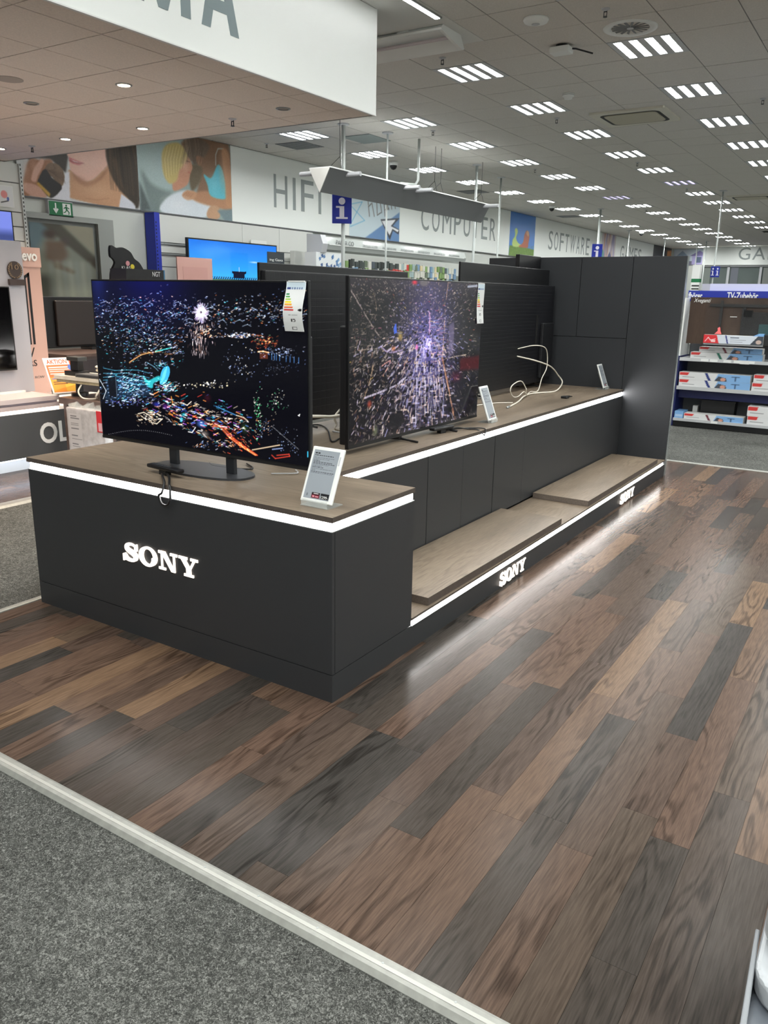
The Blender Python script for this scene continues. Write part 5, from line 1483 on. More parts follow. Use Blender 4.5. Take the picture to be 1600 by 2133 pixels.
cable([(-0.66, 0.42, z0), (-0.62, 0.45, z0), (-0.57, 0.50, z0), (-0.62, 0.55, z0)], 0.003, LTGREY, 'thin pale cable right of the fireworks television stand')

# =================================================================== LEFT SIDE
# white bench with dark front
bn = thing('display_bench', 'white display bench with dark front board and white OLED lettering', 'bench', (-4.7, 0, 0))
B(-0.9, -0.15, -1.5, 3.2, 0, 0.137).build('plinth', WHITE, bn)
B(-0.9, -0.004, -1.5, 3.2, 0.137, 0.53).build('carcass', WHITE, bn)
B(-0.004, 0.0, -1.5, 3.2, 0.137, 0.528).build('front_board', mat('bench_front', (72, 74, 76), 0.55), bn)
B(-0.05, -0.03, -1.5, 3.2, 0.122, 0.1365).build('under_light', LEDC, bn)
B(-0.9, -0.012, -1.5, 2.18, 0.53, 0.563).build('light_strip', LEDP, bn)
B(-0.9, 0.004, -1.5, 2.18, 0.563, 0.598).build('upper_board', mat('rose_white', (196, 180, 178), 0.4), bn)
B(-0.9, -0.03, -1.5, 2.18, 0.598, 0.62).build('strip_gap', mat('lilac_shadow', (190, 180, 190), 0.5), bn)
B(-0.9, 0.008, -1.5, 2.18, 0.62, 0.66).build('top_board', mat('rose_white2', (206, 192, 190), 0.35), bn)
for ch, y0_, w_ in (('O', 1.955, 0.175), ('L', 2.150, 0.105), ('E', 2.275, 0.12), ('D', 2.42, 0.15)):
    text(ch, w_, 0.19, WHITE, bn, (0.0, y0_, 0.235), FACE_RIGHT, 0.006, name='letter', bold=0.02)
wt3 = thing('side_table', 'low dark oak side table beside the white bench', 'table', (-4.59, 2.1, 0))
DOT = mat('dark_oak_top', (100, 84, 78), 0.45, var=0.12, vscale=14)
B(0, 0.66, 0, 0.65, 0.6, 0.655).build('top', DOT, wt3)
for lx, ly in ((0.02, 0.03), (0.59, 0.03), (0.02, 0.58), (0.59, 0.58)):
    B(lx, lx + 0.05, ly, ly + 0.05, 0, 0.6).build('leg', DOT, wt3)

# grey display wall with wall-mounted television
dw = thing('display_stand', 'pale grey display wall standing on the white bench', 'display', (-5.1, 0, 0.661))
B(-0.05, 0, -0.6, 2.215, 0, 1.335).build('board', mat('grey_display_board', (170, 170, 176), 0.45), dw)
B(-0.05, 0.03, -0.6, 2.1, 0, 0.02).build('foot_rail', WHITE, dw)
t = thing('television', 'black switched-off television on the pale grey display wall', 'television', (-5.098, 1.13, 0.872))
B(0, 0.045, -0.9, 0.9, 0, 0.73).build('panel', BLACKM, t, bevel=0.003)
B(0.045, 0.046, -0.888, 0.888, 0.014, 0.72).build('screen', mat('off_screen', (4, 4, 5), 0.12), t)
aw = thing('award_emblem', 'bronze laurel emblem with number ten on the grey display wall', 'emblem', (-5.095, 2.125, 1.745))
BRZ = mat('bronze_print', (132, 112, 88), 0.4); DBR = mat('dark_bronze', (58, 46, 42), 0.45)
MB().prism([(0.072 * math.cos(2 * PI * k / 28), 0.076 * math.sin(2 * PI * k / 28)) for k in range(28)], 'x', 0, 0.01).build('disc', DBR, aw)
for s_ in (-1, 1):
    for k in range(9):
        a = -PI / 2 + s_ * (0.25 + k * 0.29)
        cy_, cz_ = 0.062 * math.cos(a), 0.066 * math.sin(a)
        MB().prism([(cy_ + 0.013 * math.cos(a + 0.9 * s_ + q) * (1 if i % 2 == 0 else 0.45), cz_ + 0.013 * math.sin(a + 0.9 * s_ + q) * (1 if i % 2 == 0 else 0.45)) for i, q in enumerate((0, PI / 2, PI, 3 * PI / 2))], 'x', 0.010, 0.013).build('leaf', BRZ, aw)
text('10', 0.07, 0.042, BRZ, aw, (0.011, -0.036, 0.005), FACE_RIGHT, 0.003)
B(0.0, 0.03, -0.075, 0.075, -0.13, -0.078).build('pedestal', DBR, aw, bevel=0.003)
remote_l = thing('remote_control', 'black remote control lying on the white bench', 'remote control', (-4.86, 1.55, 0.661))
B(-0.02, 0.02, -0.1, 0.1, 0.0, 0.02).build('body', BLACK, remote_l, bevel=0.005)
for k in range(5):
    B(-0.01, 0.01, -0.08 + k * 0.03, -0.065 + k * 0.03, 0.02, 0.0215).build('button', MATS['button_grey'], remote_l)

# rose column with black figure one
pc = thing('display_column', 'rose-coloured advertising column with black number one', 'display', (-5.5, 0, 0.54))
B(-0.3, 0, 2.15, 2.665, 0, 1.25).build('lower_panel', PINK, pc)
B(-0.3, 0.01, 2.15, 2.672, 1.25, 1.43).build('upper_panel', mat('rose_board_top', (200, 166, 154), 0.6), pc)
text('evo', 0.16, 0.07, WHITE, pc, (0.012, 2.47, 1.305), FACE_RIGHT, 0.006, bold=0.03)
text(')', 0.03, 0.13, BLACK, pc, (0.012, 2.42, 1.285), FACE_RIGHT, 0.003)
num = MB()
for p in ([(2.475, 0.52), (2.495, 0.52), (2.495, 1.14), (2.475, 1.17)], [(2.515, 0.52), (2.537, 0.52), (2.537, 1.2), (2.515, 1.19)], [(2.40, 1.12), (2.42, 1.10), (2.537, 1.17), (2.537, 1.2)]):
    num.prism(p, 'x', 0.0, 0.004)
num.build('numeral', BLACK, pc)
text('TV', 0.15, 0.09, BLACK, pc, (0.001, 2.37, 0.40), FACE_RIGHT, 0.003)
text('YEARS', 0.24, 0.06, BLACK, pc, (0.001, 2.29, 0.31), FACE_RIGHT, 0.003)
text('IN A ROW', 0.2, 0.022, DKGREY, pc, (0.001, 2.40, 0.19), FACE_RIGHT, 0.002)

# promotion card
ak = thing('promotion_card', 'leaning orange AKTION promotion card in a clear stand', 'sign', (-4.74, 2.31, 0.661), 1.35)
P = thing_part('card', ak, (0, 0, 0.004), (-0.55, 0, 0))
B(-0.135, 0.135, 0, 0.006, 0, 0.36).build('sheet', WHITE, P)
c = Canvas(70, 90, (240, 236, 232))
c.poly([(0.04, 0.2), (0.96, 0.2), (0.96, 0.97), (0.04, 0.97)], (236, 112, 60)); c.rect(0.04, 0.55, 0.96, 0.97, (244, 160, 60)); c.rect(0.5, 0.76, 0.96, 0.97, (240, 190, 70))
for v_ in (0.26, 0.32, 0.38, 0.44):
    c.rect(0.1, v_, 0.82, v_ + 0.025, (250, 236, 226))
c.rect(0.1, 0.58, 0.4, 0.61, (120, 110, 160)); c.rect(0.12, 0.68, 0.6, 0.7, (90, 60, 30)); c.rect(0.12, 0.73, 0.6, 0.75, (90, 60, 30)); c.ell((0.86, 0.28), 0.10, 0.09, (70, 110, 190))
put('print', c.mesh('print', 0.262, 0.352), PRINT, P, (-0.131, -0.0008, 0.004), FACE_FRONT)
text('AKTION', 0.19, 0.045, mat('promo_orange', (222, 84, 40), 0.5), P, (-0.11, -0.001, 0.296), FACE_FRONT, 0.0008, bold=0.015)
B(0.1, 0.12, -0.0018, -0.001, 0.28, 0.35).build('exclamation_bar', MATS['promo_orange'], P)
B(-0.14, 0.14, -0.03, 0.14, 0, 0.004).build('stand_base', ACR, ak)

# stone shelf on a black post with small things on it
ms = thing('stone_shelf', 'pale stone shelf slab on a black post above the dark oak table', 'shelf', (-4.70, 2.15, 0.656))
B(0, 0.75, 0, 0.36, 0.155, 0.185).build('slab', mat('stone_top', (226, 220, 206), 0.35, var=0.05, vscale=9), ms)
B(0.02, 0.73, 0.01, 0.35, 0.128, 0.155).build('under_slab', mat('stone_under', (176, 164, 132), 0.5, var=0.08, vscale=30), ms)
MB().lathe([(0.075, 0), (0.075, 0.03), (0.035, 0.035), (0.03, 0.125)], 20, (0.16, 0.14, 0)).build('post', BLACK, ms)
B(0.08, 0.36, 0.06, 0.24, 0.116, 0.128).build('bracket', BLACK, ms)
cl = thing('speaker_stand', 'small black T-shaped stand on the pale stone shelf', 'stand', (-4.53, 2.27, 0.8415))
B(-0.10, 0.10, -0.06, 0.06, 0, 0.040).build('base', BLACK, cl, bevel=0.004)
B(-0.05, 0.06, -0.03, 0.03, 0.042, 0.13).build('neck', BLACK, cl, bevel=0.004)
B(-0.07, 0.09, -0.05, 0.05, 0.13, 0.165).build('head', mat('stand_head', (52, 55, 55), 0.5), cl, bevel=0.004)
t = thing('soundbar', 'dark grey flat box lying on the pale stone shelf', 'box', (-4.25, 2.22, 0.8415))
B(-0.16, 0.28, -0.06, 0.06, 0, 0.03).build('body', DKGREY, t, bevel=0.003)
B(-0.14, 0.26, -0.062, -0.06, 0.010, 0.018).build('seam', BLACK, t)
t = thing('cable_bundle', 'heap of white cable on the pale stone shelf', 'cable', (-4.22, 2.40, 0.8415))
pts = []
for k in range(70):
    a = k * 0.55; pts.append((0.15 * math.cos(a) + 0.03 * math.sin(a * 2.3), 0.04 * math.cos(a * 0.7) + 0.02 * math.sin(a * 1.9), 0.012 + 0.07 * abs(math.sin(a * 0.37))))
MB().tube(smooth_path(pts, 3), 0.008, 6).build('coil', CABLEW, t, smooth=True)
cable([(-4.35, 2.17, 0.775), (-4.33, 2.12, 0.72), (-4.28, 2.13, 0.667), (-4.2, 2.2, 0.665), (-4.12, 2.14, 0.70), (-4.08, 2.17, 0.775)], 0.007, CABLEW, 'white cable drooping under the pale stone shelf')

# film-wrapped parcel
fb = thing('wrapped_parcel', 'grey parcel wrapped in crinkled clear film beside the white lettering', 'parcel', (-4.36, 2.0, 0))
WRAP = mat('crinkled_film', (206, 206, 208), 0.18, spec=0.8, bump=0.9, bscale=26, var=0.08, vscale=18)
B(0, 0.50, 0, 0.085, 0.0, 0.60).build('parcel', WRAP, fb, bevel=0.01)
rr = random.Random(4)
for k in range(18):
    x_ = rr.uniform(0.0, 0.48); z_ = 0.60
    MB().quad((x_, 0.02, z_ - 0.01), (x_ + 0.05, 0.1, z_ - 0.01), (x_ + rr.uniform(0.03, 0.09), 0.06 + rr.uniform(-0.05, 0.04), z_ + rr.uniform(0.02, 0.06)), (x_ + rr.uniform(-0.05, 0.02), 0.03, z_ + rr.uniform(0.01, 0.05))).build('film_tuft', ACR, fb)
c = Canvas(50, 90, (210, 210, 212))
for k, (v_, l_) in enumerate(((0.05, 0.5), (0.09, 0.7), (0.2, 0.6), (0.23, 0.6), (0.3, 0.6), (0.45, 0.5), (0.52, 0.8), (0.62, 0.5), (0.68, 0.6), (0.82, 0.4), (0.88, 0.7))):
    c.rect(0.15, v_, 0.15 + l_, v_ + (0.025 if k % 3 == 1 else 0.012), (96, 98, 104), 0.8)
put('address_sheet', c.mesh('address_sheet', 0.17, 0.42), PRINT, fb, (0.03, -0.0015, 0.13), FACE_FRONT)
B(0.41, 0.50, -0.004, -0.0005, 0.42, 0.60).build('red_sticker', mat('sticker_red', (220, 50, 62), 0.5), fb)
B(0.43, 0.49, -0.0055, -0.004, 0.43, 0.50).build('sticker_window', mat('sticker_pink', (236, 190, 200), 0.5), fb)

# dark furniture behind
t = thing('television', 'dark television back standing below the glazed door', 'television', (-6.2, 3.15, 0.93))
B(-0.05, 0, 0, 1.4, 0.03, 0.58).build('panel', BLACK, t, bevel=0.006)
B(0.0, 0.04, 0.12, 1.3, 0.05, 0.54).build('rear_housing', mat('brown_black', (34, 28, 26), 0.5), t, bevel=0.01)
B(-0.1, 0.1, 0.5, 0.9, 0, 0.03).build('base', BLACK, t)
t = thing('side_cabinet', 'dark brown low cabinet behind the promotion card', 'cabinet', (-6.4, 2.95, 0))
B(0, 0.8, 0, 2.0, 0, 0.9).build('body', mat('brown_cabinet', (58, 46, 42), 0.5), t)
B(-0.01, 0.81, -0.01, 2.01, 0.9, 0.93).build('top', mat('brown_cabinet_top', (78, 62, 56), 0.45), t)
for k in range(2):
    B(0.8, 0.812, 0.03 + k * 0.99, 0.98 + k * 0.99, 0.06, 0.87).build('door', mat('brown_cabinet_door', (44, 38, 40), 0.45), t)

# glazed emergency door
d1 = struct(B(-8.0, -7.985, 4.22, 5.30, 0, 2.47).build('door_1', mat('door_leaf', (120, 124, 122), 0.5)), 'glazed grey emergency door under the green sign')
fr = MB().box(-8.0, -7.93, 4.15, 4.22, 0, 2.54).box(-8.0, -7.93, 5.30, 5.56, 0, 2.54).box(-8.0, -7.93, 4.22, 5.30, 2.47, 2.54)
fr.build('door_frame', mat('door_frame_paint', (152, 156, 152), 0.5), d1)
c = Canvas(110, 220, (132, 136, 124))
c.poly([(0, 0), (0.35, 0), (0, 0.35)], (96, 116, 124), soft=6)
c.poly([(0.18, 0), (0.5, 0), (1, 0.30), (1, 0.42)], (74, 70, 60), soft=3); c.poly([(0.5, 0), (1, 0), (1, 0.28)], (150, 146, 128), soft=4)
c.ell((0.30, 0.10), 0.14, 0.07, (66, 52, 46), 1, 0.7); c.ell((0.52, 0.16), 0.10, 0.06, (76, 66, 62), 1, 0.7)
c.poly([(0.22, 0.16), (0.5, 0.16), (0.56, 0.3), (0.40, 0.42), (0.2, 0.34)], (106, 86, 70), soft=5); c.poly([(0.35, 0.36), (0.65, 0.45), (0.62, 0.48), (0.32, 0.42)], (96, 76, 58), soft=2)
for k in range(7):
    c.poly([(0.25 + k * 0.1, 0.35), (0.30 + k * 0.1, 0.35), (0.33 + k * 0.1, 1), (0.26 + k * 0.1, 1)], (176, 180, 164) if k % 2 else (150, 158, 150), 0.7, soft=4)
c.poly([(0, 0.5), (0.25, 0.5), (0.3, 1), (0, 1)], (70, 72, 66), 0.8, soft=8); c.poly([(0.45, 0.62), (0.95, 0.6), (0.95, 0.85), (0.5, 0.9)], (196, 198, 170), 0.35, soft=10); c.soften(2)
put('glass_pane', c.mesh('glass_pane', 0.98, 1.3), paint_mat('frosted_print', 0, 0.15, 0.7), d1, (-7.98, 4.27, 1.12), FACE_RIGHT)
MB().tube([(-7.94, 5.2, 1.0), (-7.94, 5.2, 1.15)], 0.012, 8).build('door_handle', METAL, d1)

ex = thing('exit_sign', 'green emergency exit sign with white arrow and running figure', 'sign', (-7.93, 4.555, 2.53))
B(-0.06, 0, -0.01, 0.36, -0.01, 0.18).build('housing', LTGREY, ex)
B(0, 0.004, 0.0, 0.35, 0.0, 0.17).build('panel', GREEN, ex)
a_ = MB()
a_.prism([(0.085, 0.06), (0.105, 0.06), (0.105, 0.15), (0.085, 0.15)], 'x', 0.004, 0.006); a_.prism([(0.055, 0.075), (0.095, 0.02), (0.135, 0.075), (0.118, 0.088), (0.095, 0.055), (0.072, 0.088)], 'x', 0.004, 0.006)
a_.build('arrow', WHITE, ex)
B(0.004, 0.006, 0.20, 0.32, 0.015, 0.155).build('doorway', WHITE, ex)
rn = MB().prism([(0.255 + 0.013 * math.cos(2 * PI * k / 12), 0.132 + 0.013 * math.sin(2 * PI * k / 12)) for k in range(12)], 'x', 0.006, 0.008)
for p in ([(0.235, 0.115), (0.262, 0.118), (0.272, 0.075), (0.248, 0.07)], [(0.25, 0.075), (0.27, 0.078), (0.30, 0.05), (0.29, 0.018), (0.28, 0.02), (0.285, 0.046)], [(0.248, 0.075), (0.262, 0.072), (0.24, 0.045), (0.21, 0.035), (0.208, 0.046), (0.232, 0.055)], [(0.258, 0.116), (0.30, 0.10), (0.298, 0.09), (0.26, 0.102)], [(0.238, 0.115), (0.212, 0.095), (0.218, 0.087), (0.245, 0.103)]):
    rn.prism(p, 'x', 0.006, 0.008)
rn.build('running_figure', GREEN, ex)

# slatted wall bay on the far left
SLAT = mat('slatwall_white', (214, 216, 212), 0.55)
sl = thing('slatwall_bay', 'white slatted display wall at the left edge', 'display wall', (-7.98, 1.5, 0))
B(0, 0.13, 0, 2.6, 0, 3.07).build('backing', MIDGREY, sl)
z_ = 0.3
while z_ < 3.05:
    hgt = 0.34 if z_ > 2.4 else 0.17
    B(0.13, 0.165, 0, 2.58, z_, min(z_ + hgt - 0.012, 3.07)).build('slat', SLAT, sl); z_ += hgt
up = B(0.13, 0.185, 2.585, 2.62, 0, 3.07).build('upright', mat('upright_white', (206, 210, 208), 0.5), sl)
for k in range(28):
    B(0.1855, 0.1865, 2.595, 2.608, 1.75 + k * 0.048, 1.775 + k * 0.048).build('slot', BLACK, up)
t = thing('television', 'lit lilac television on the white slatted wall at the left edge', 'television', (-7.80, 2.6, 1.75))
B(0, 0.05, 0, 1.3, 0, 0.755).build('panel', BLACK, t)
c = Canvas(60, 40, (110, 124, 206)); c.poly([(0, 0.45), (1, 0.30), (1, 0.48), (0, 0.65)], (54, 66, 120), soft=2); c.poly([(0, 0.65), (1, 0.48), (1, 1), (0, 1)], (124, 134, 216), soft=1)
put('screen', c.mesh('screen', 1.27, 0.72), SCREEN, t, (0.051, 0.015, 0.02), FACE_RIGHT)
t = thing('shop_notice', 'small white notice with pink drawing on the slatted wall', 'notice', (-7.81, 3.78, 2.55))
B(0, 0.004, 0, 0.2, 0, 0.25).build('sheet', WHITE, t)
c = Canvas(30, 36, (224, 226, 228)); c.ell((0.35, 0.4), 0.25, 0.2, (220, 140, 140)); c.line((0.1, 0.8), (0.6, 0.7), 2, (60, 60, 60)); c.ell((0.6, 0.6), 0.1, 0.1, (90, 110, 180))
put('print', c.mesh('print', 0.18, 0.23), PRINT, t, (0.005, 0.01, 0.01), FACE_RIGHT)

# blue column and slatted wall under the banners
t = thing('blue_column', 'bright blue slotted upright right of the glazed door', 'column', (-7.98, 6.18, 0))
B(0, 0.2, 0, 0.10, 0, 2.7).build('post', mat('upright_blue', (26, 48, 170), 0.45), t)
for k in range(26):
    B(0.2, 0.203, 0.02, 0.035, 1.3 + k * 0.05, 1.325 + k * 0.05).build('slot', BLACK, t)
sw = thing('slatwall_bay', 'pale slatted display wall under the HIFI banner', 'display wall', (-7.98, 6.3, 0))
B(0, 0.05, 0, 3.8, 0, 2.7).build('backing', MIDGREY, sw)
zs = [0.4, 0.8, 1.2, 1.55, 1.75, 1.95, 2.15, 2.30, 2.70]
ysg = [0, 1.88, 2.83, 3.8]
for k in range(len(zs) - 1):
    for j in range(3):
        B(0.05, 0.075, ysg[j] + 0.003, ysg[j + 1] - 0.003, zs[k] + 0.006, zs[k + 1] - 0.006).build('panel', SLAT, sw)
for z_ in (2.3, 2.15):
    MB().tube([(0.09, 0.05, z_ - 0.02), (0.09, 0.9, z_ - 0.02)], 0.012, 6).build('rail', METAL, sw)
t = thing('shop_notice', 'white printed notice beside the blue sky television', 'notice', (-7.88, 8.35, 2.1))
B(0, 0.01, 0.0, 0.4, -0.1, 0.36).build('sheet', WHITE, t)

# television with pagoda picture
c = Canvas(200, 100, (40, 120, 214))
for k in range(c.h):
    c.a[k, :, :] = np.array([30 + 26 * k / c.h, 110 + 70 * k / c.h, 214 + 30 * k / c.h])
c.poly([(0.05, 0.2), (0.3, 0.05), (0.5, 0.2), (0.2, 0.4)], (90, 160, 230), 0.4, soft=8); c.ell((0.72, 0.42), 0.08, 0.03, (226, 236, 244), 0.7, 0.9)
for k in range(40):
    c.line((k / 40, 0.84), (k / 40 + 0.01, 0.80), 2, (16, 22, 50))
c.rect(0, 0.85, 1, 1, (16, 20, 26)); c.rect(0, 0.86, 1, 0.92, (96, 160, 130))
for k in range(70):
    c.line((k / 70, 0.86), (k / 70 - 0.006, 0.92), 1.0, (30, 60, 50)); c.line((k / 70, 0.94), (k / 70 - 0.012, 1.0), 1.4, (196, 190, 176))
c.poly([(0.45, 0.64), (0.47, 0.66), (0.60, 0.66), (0.62, 0.64), (0.615, 0.70), (0.60, 0.72), (0.60, 0.82), (0.47, 0.82), (0.47, 0.72), (0.455, 0.70)], (20, 24, 44)); c.line((0.535, 0.56), (0.535, 0.66), 1.0, (200, 206, 220))
t = thing('television', 'television with blue sky and pagoda roof below the HIFI banner', 'television', (-7.6, 6.64, 1.68))
B(-0.05, 0, 0, 2.06, -0.5, 0.70).build('panel', BLACK, t)
put('screen', c.mesh('screen', 2.02, 0.66), SCREEN, t, (0.002, 0.02, 0.02), FACE_RIGHT)
MB().tube([(-0.02, 1.03, -1.68), (-0.02, 1.03, -0.4)], 0.04, 8).build('stand', BLACK, t)
B(-0.2, 0.2, 0.8, 1.26, -1.68, -1.65).build('base', BLACK, t)
t = thing('shelf_sign', 'dark header card with white mirrored writing beside the blue sky television', 'sign', (-7.2, 7.98, 1.95))
B(0, 0.01, 0, 0.42, -0.4, 0.29).build('card', mat('slate_card', (44, 52, 58), 0.5), t)
text('ing Gaxa', 0.33, 0.05, WHITE, t, (0.011, 0.05, 0.14), FACE_RIGHT, 0.002)
B(-0.02, 0.02, 0.19, 0.23, -1.95, -0.4).build('post', MIDGREY, t); B(-0.15, 0.15, 0.05, 0.37, -1.95, -1.92).build('foot', MIDGREY, t)
t = thing('rose_board', 'plain rose-coloured board in front of the blue sky television', 'board', (-7.0, 5.85, 0))
B(-0.02, 0, 0, 0.68, 0.9, 2.06).build('board', mat('dusty_rose', (206, 160, 150), 0.6), t)
B(0, 0.002, 0.1, 0.58, 1.6, 1.93).build('inset', mat('dusty_rose_inset', (200, 152, 143), 0.6), t)
B(-0.3, 0.3, 0.0, 0.68, 0, 0.9).build('plinth', WHITE, t)
# black cut-out display figure (plain silhouette with two badges)
cu = thing('cutout_display', 'black cut-out cloth display with a pink and a yellow badge', 'display', (-7.1, 4.738, 0))
sil = smooth_path([(0.02, 1.72, 0), (0.0, 1.60, 0), (0.60, 1.60, 0), (0.62, 1.72, 0), (0.57, 1.85, 0), (0.50, 1.95, 0), (0.42, 2.0, 0), (0.36, 2.08, 0), (0.24, 2.13, 0), (0.14, 2.12, 0), (0.05, 2.145, 0), (0.035, 2.02, 0), (0.08, 1.98, 0), (0.10, 1.93, 0), (0.04, 1.83, 0)], 4, close=True)
MB().prism([(p.x, p.y) for p in sil], 'x', 0, 0.04).build('silhouette', BLACKM, cu)
MB().tube([(0.02, 0.3, 0.0), (0.02, 0.3, 1.65)], 0.03, 8).build('stand', BLACK, cu); B(-0.2, 0.15, 0.1, 0.5, 0, 0.02).build('foot', BLACK, cu)
for y_, z_, cc, nm in ((0.30, 1.935, (220, 150, 156), 'pink_badge'), (0.375, 1.895, (226, 206, 60), 'yellow_badge')):
    MB().prism([(y_ + 0.032 * math.cos(2 * PI * k / 20), z_ + 0.032 * math.sin(2 * PI * k / 20)) for k in range(20)], 'x', 0.04, 0.045).build(nm, mat(nm, cc, 0.4), cu)
text('KLASS', 0.17, 0.04, WHITE, cu, (0.041, 0.2, 1.86), FACE_RIGHT, 0.002); text('BESSER', 0.18, 0.04, WHITE, cu, (0.041, 0.22, 1.78), FACE_RIGHT, 0.002)
bx = thing('carton', 'black carton with white NGT print on top of a display', 'box', (-6.6, 4.62, 1.25))
B(-0.3, 0, 0, 0.62, 0, 0.605).build('body', mat('black_carton', (30, 30, 32), 0.5), bx); text('NGT', 0.13, 0.06, WHITE, bx, (0.001, 0.42, 0.52), FACE_RIGHT, 0.002)
B(-0.3, 0.001, 0.61, 0.63, 0, 0.605).build('side_print', mat('carton_teal', (60, 120, 160), 0.5), bx)
t = thing('display_table', 'dark display table under the black carton', 'table', (-6.75, 4.6, 0))
B(-0.17, 0.17, 0, 0.75, 1.22, 1.25).build('top', BLACK, t); B(-0.15, 0.15, 0.05, 0.7, 0, 1.22).build('body', DKGREY, t)

# stationery aisle with clear header
pa = thing('stationery_shelf', 'long stationery shelf with clear grey header below the computer banner', 'shelf', (-7.2, 9.3, 0))
B(-0.6, 0, 0, 5.6, 0, 2.05).build('carcass', mat('shelf_shade', (120, 126, 118), 0.7), pa); B(-0.6, -0.5, 0, 5.6, 2.05, 2.33).build('back_board', SLAT, pa)
HD = mat('clear_header', (176, 182, 180), 0.15, spec=0.6)
MB().prism([(-0.1, 2.33), (0.02, 2.36), (0.05, 2.45), (0.0, 2.57), (-0.1, 2.58)], 'y', 0.25, 5.6).build('header', HD, pa)
MB().prism([(-0.3, 2.30), (0.02, 2.30), (0.06, 2.45), (0.0, 2.60), (-0.3, 2.62)], 'y', 0.1, 0.25).build('header_cap', LTGREY, pa)
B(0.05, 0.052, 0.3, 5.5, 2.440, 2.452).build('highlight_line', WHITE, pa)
text('PAPIER CO', 0.55, 0.075, DKGREY, pa, (0.054, 0.5, 2.455), FACE_RIGHT, 0.002)
for k in range(6):
    text('DRUCKERPATRONEN', 0.5, 0.045, mat('ghost_letters', (140, 146, 144), 0.5), pa, (0.054, 1.35 + k * 0.68, 2.46), FACE_RIGHT, 0.002)
pk = thing('paper_pack', 'white paper pack with blue pattern on the stationery shelf', 'paper pack', (-7.2, 9.28, 2.05))
c = Canvas(60, 24, (222, 226, 228)); rr = random.Random(2)
for k in range(26):
    x_, y_ = rr.random(), rr.random(); c.poly([(x_, y_), (x_ + 0.07, y_ - 0.1), (x_ + 0.09, y_ + 0.1), (x_ + 0.02, y_ + 0.2)], rr.choice(((70, 110, 160), (110, 150, 190), (50, 80, 130))), 0.9)
B(-0.25, 0.0, 0, 0.78, 0, 0.255).build('carton', CREAM, pk); put('print', c.mesh('print', 0.78, 0.255), PRINT, pk, (0.001, 0, 0), FACE_RIGHT)
# hanging ink packs, far away and small
cols = [(58, 66, 64), (30, 36, 34), (120, 150, 90), (200, 200, 190), (150, 170, 170), (96, 110, 90), (190, 60, 54), (110, 140, 170), (206, 190, 150), (70, 80, 90)]
pmats = [mat('pack_%d' % k, c_, 0.5) for k, c_ in enumerate(cols)]
rr = random.Random(12)
pk_me = [B(0, 0.03, 0, 0.10, 0, 0.125).mesh('ink_pack') for _ in cols]
for k, me in enumerate(pk_me):
    me.materials.append(pmats[k])
pnames = ['dark slate', 'black', 'olive green', 'off-white', 'pale grey', 'moss green', 'red', 'light blue', 'sand-coloured', 'blue-grey']
def nth(n):
    if n <= 18:
        return ORD[n - 1]
    if n == 19: return 'nineteenth'
    if n in (20, 30, 40): return {20: 'twentieth', 30: 'thirtieth', 40: 'fortieth'}[n]
    return {2: 'twenty', 3: 'thirty', 4: 'forty'}[n // 10] + '-' + ORD[n % 10 - 1]
for row in range(3):
    for k in range(40):
        y_ = 10.12 + k * 0.108
        if y_ > 14.55:
            continue
        w = [4, 4, 2, 1, 1, 2, 0.3, 1, 1, 1] if k < 16 else [1, 1, 3, 4, 3, 2, 0.5, 3, 2, 1]
        idx = rr.choices(range(len(cols)), w)[0]
        if row == 1 and 14 <= k <= 18:
            idx = 6
        o = put('ink_pack', pk_me[idx], None, None, (-7.2 + rr.uniform(0, 0.02), y_ + rr.uniform(-0.02, 0.02), 2.215 - row * 0.125 - 0.12 + rr.uniform(-0.02, 0.015)))
        o.scale = (1, rr.uniform(0.75, 1.1), rr.uniform(0.8, 1.08))
        tag(o, '%s ink pack, %s from the left in the %s row' % (pnames[idx], nth(k + 1), ('top', 'middle', 'lowest')[row]), 'ink pack', 'ink packs on the stationery shelf')

# =================================================================== RIGHT SIDE
gd = thing('accessory_gondola', 'blue accessory shelf unit with TV-Zubehör header', 'shelf', (0, 8.5, 0))
B(-0.70, 2.4, 0.45, 0.5, 0, 1.70).build('back_panel', mat('gondola_back', (104, 106, 110), 0.6), gd)
B(-0.74, -0.705, -0.02, 0.5, 0.0, 0.9).build('upright', DBLUE, gd); B(-0.735, -0.71, 0.0, 0.45, 0.9, 1.62).build('side_cheek', WHITE, gd)
B(-0.70, 2.4, -0.02, 0.45, 0, 0.07).build('kick_plinth', BLACK, gd)
SHM = mat('shelf_grey', (150, 152, 154), 0.4, metal=0.3)
for z_, th in ((0.085, 0.02), (0.49, 0.03), (0.855, 0.025)):
    s_ = B(-0.70, 2.4, -0.04, 0.45, z_, z_ + th).build('shelf', SHM, gd)
    B(-0.70, 2.4, -0.055, -0.04, z_ - 0.012, z_ + th + 0.004).build('price_rail', mat('price_rail', (196, 198, 200), 0.3, metal=0.2), s_)
B(-0.70, 2.4, 0.1, 0.45, 0.36, 0.46).build('blue_shelf_bracket', DBLUE, gd)
B(-0.74, 2.4, 0.20, 0.30, 1.58, 1.712).build('header', BLUE, gd); B(-0.50, 2.4, 0.28, 0.32, 1.712, 1.80).build('header_top', mat('lilac_board', (200, 202, 226), 0.5), gd)
text('TV-Zubehör', 0.36, 0.085, WHITE, gd, (-0.27, 0.199, 1.612), FACE_FRONT, 0.002, bold=0.02)
text('fhörer', 0.17, 0.085, WHITE, gd, (-0.735, 0.199, 1.608), FACE_FRONT, 0.002, bold=0.02)
for x_ in (-0.44, -0.33, -0.17, -0.05, 0.1):
    B(x_, x_ + 0.09, -0.058, -0.055, 0.848, 0.880).build('price_slip', WHITE, gd)
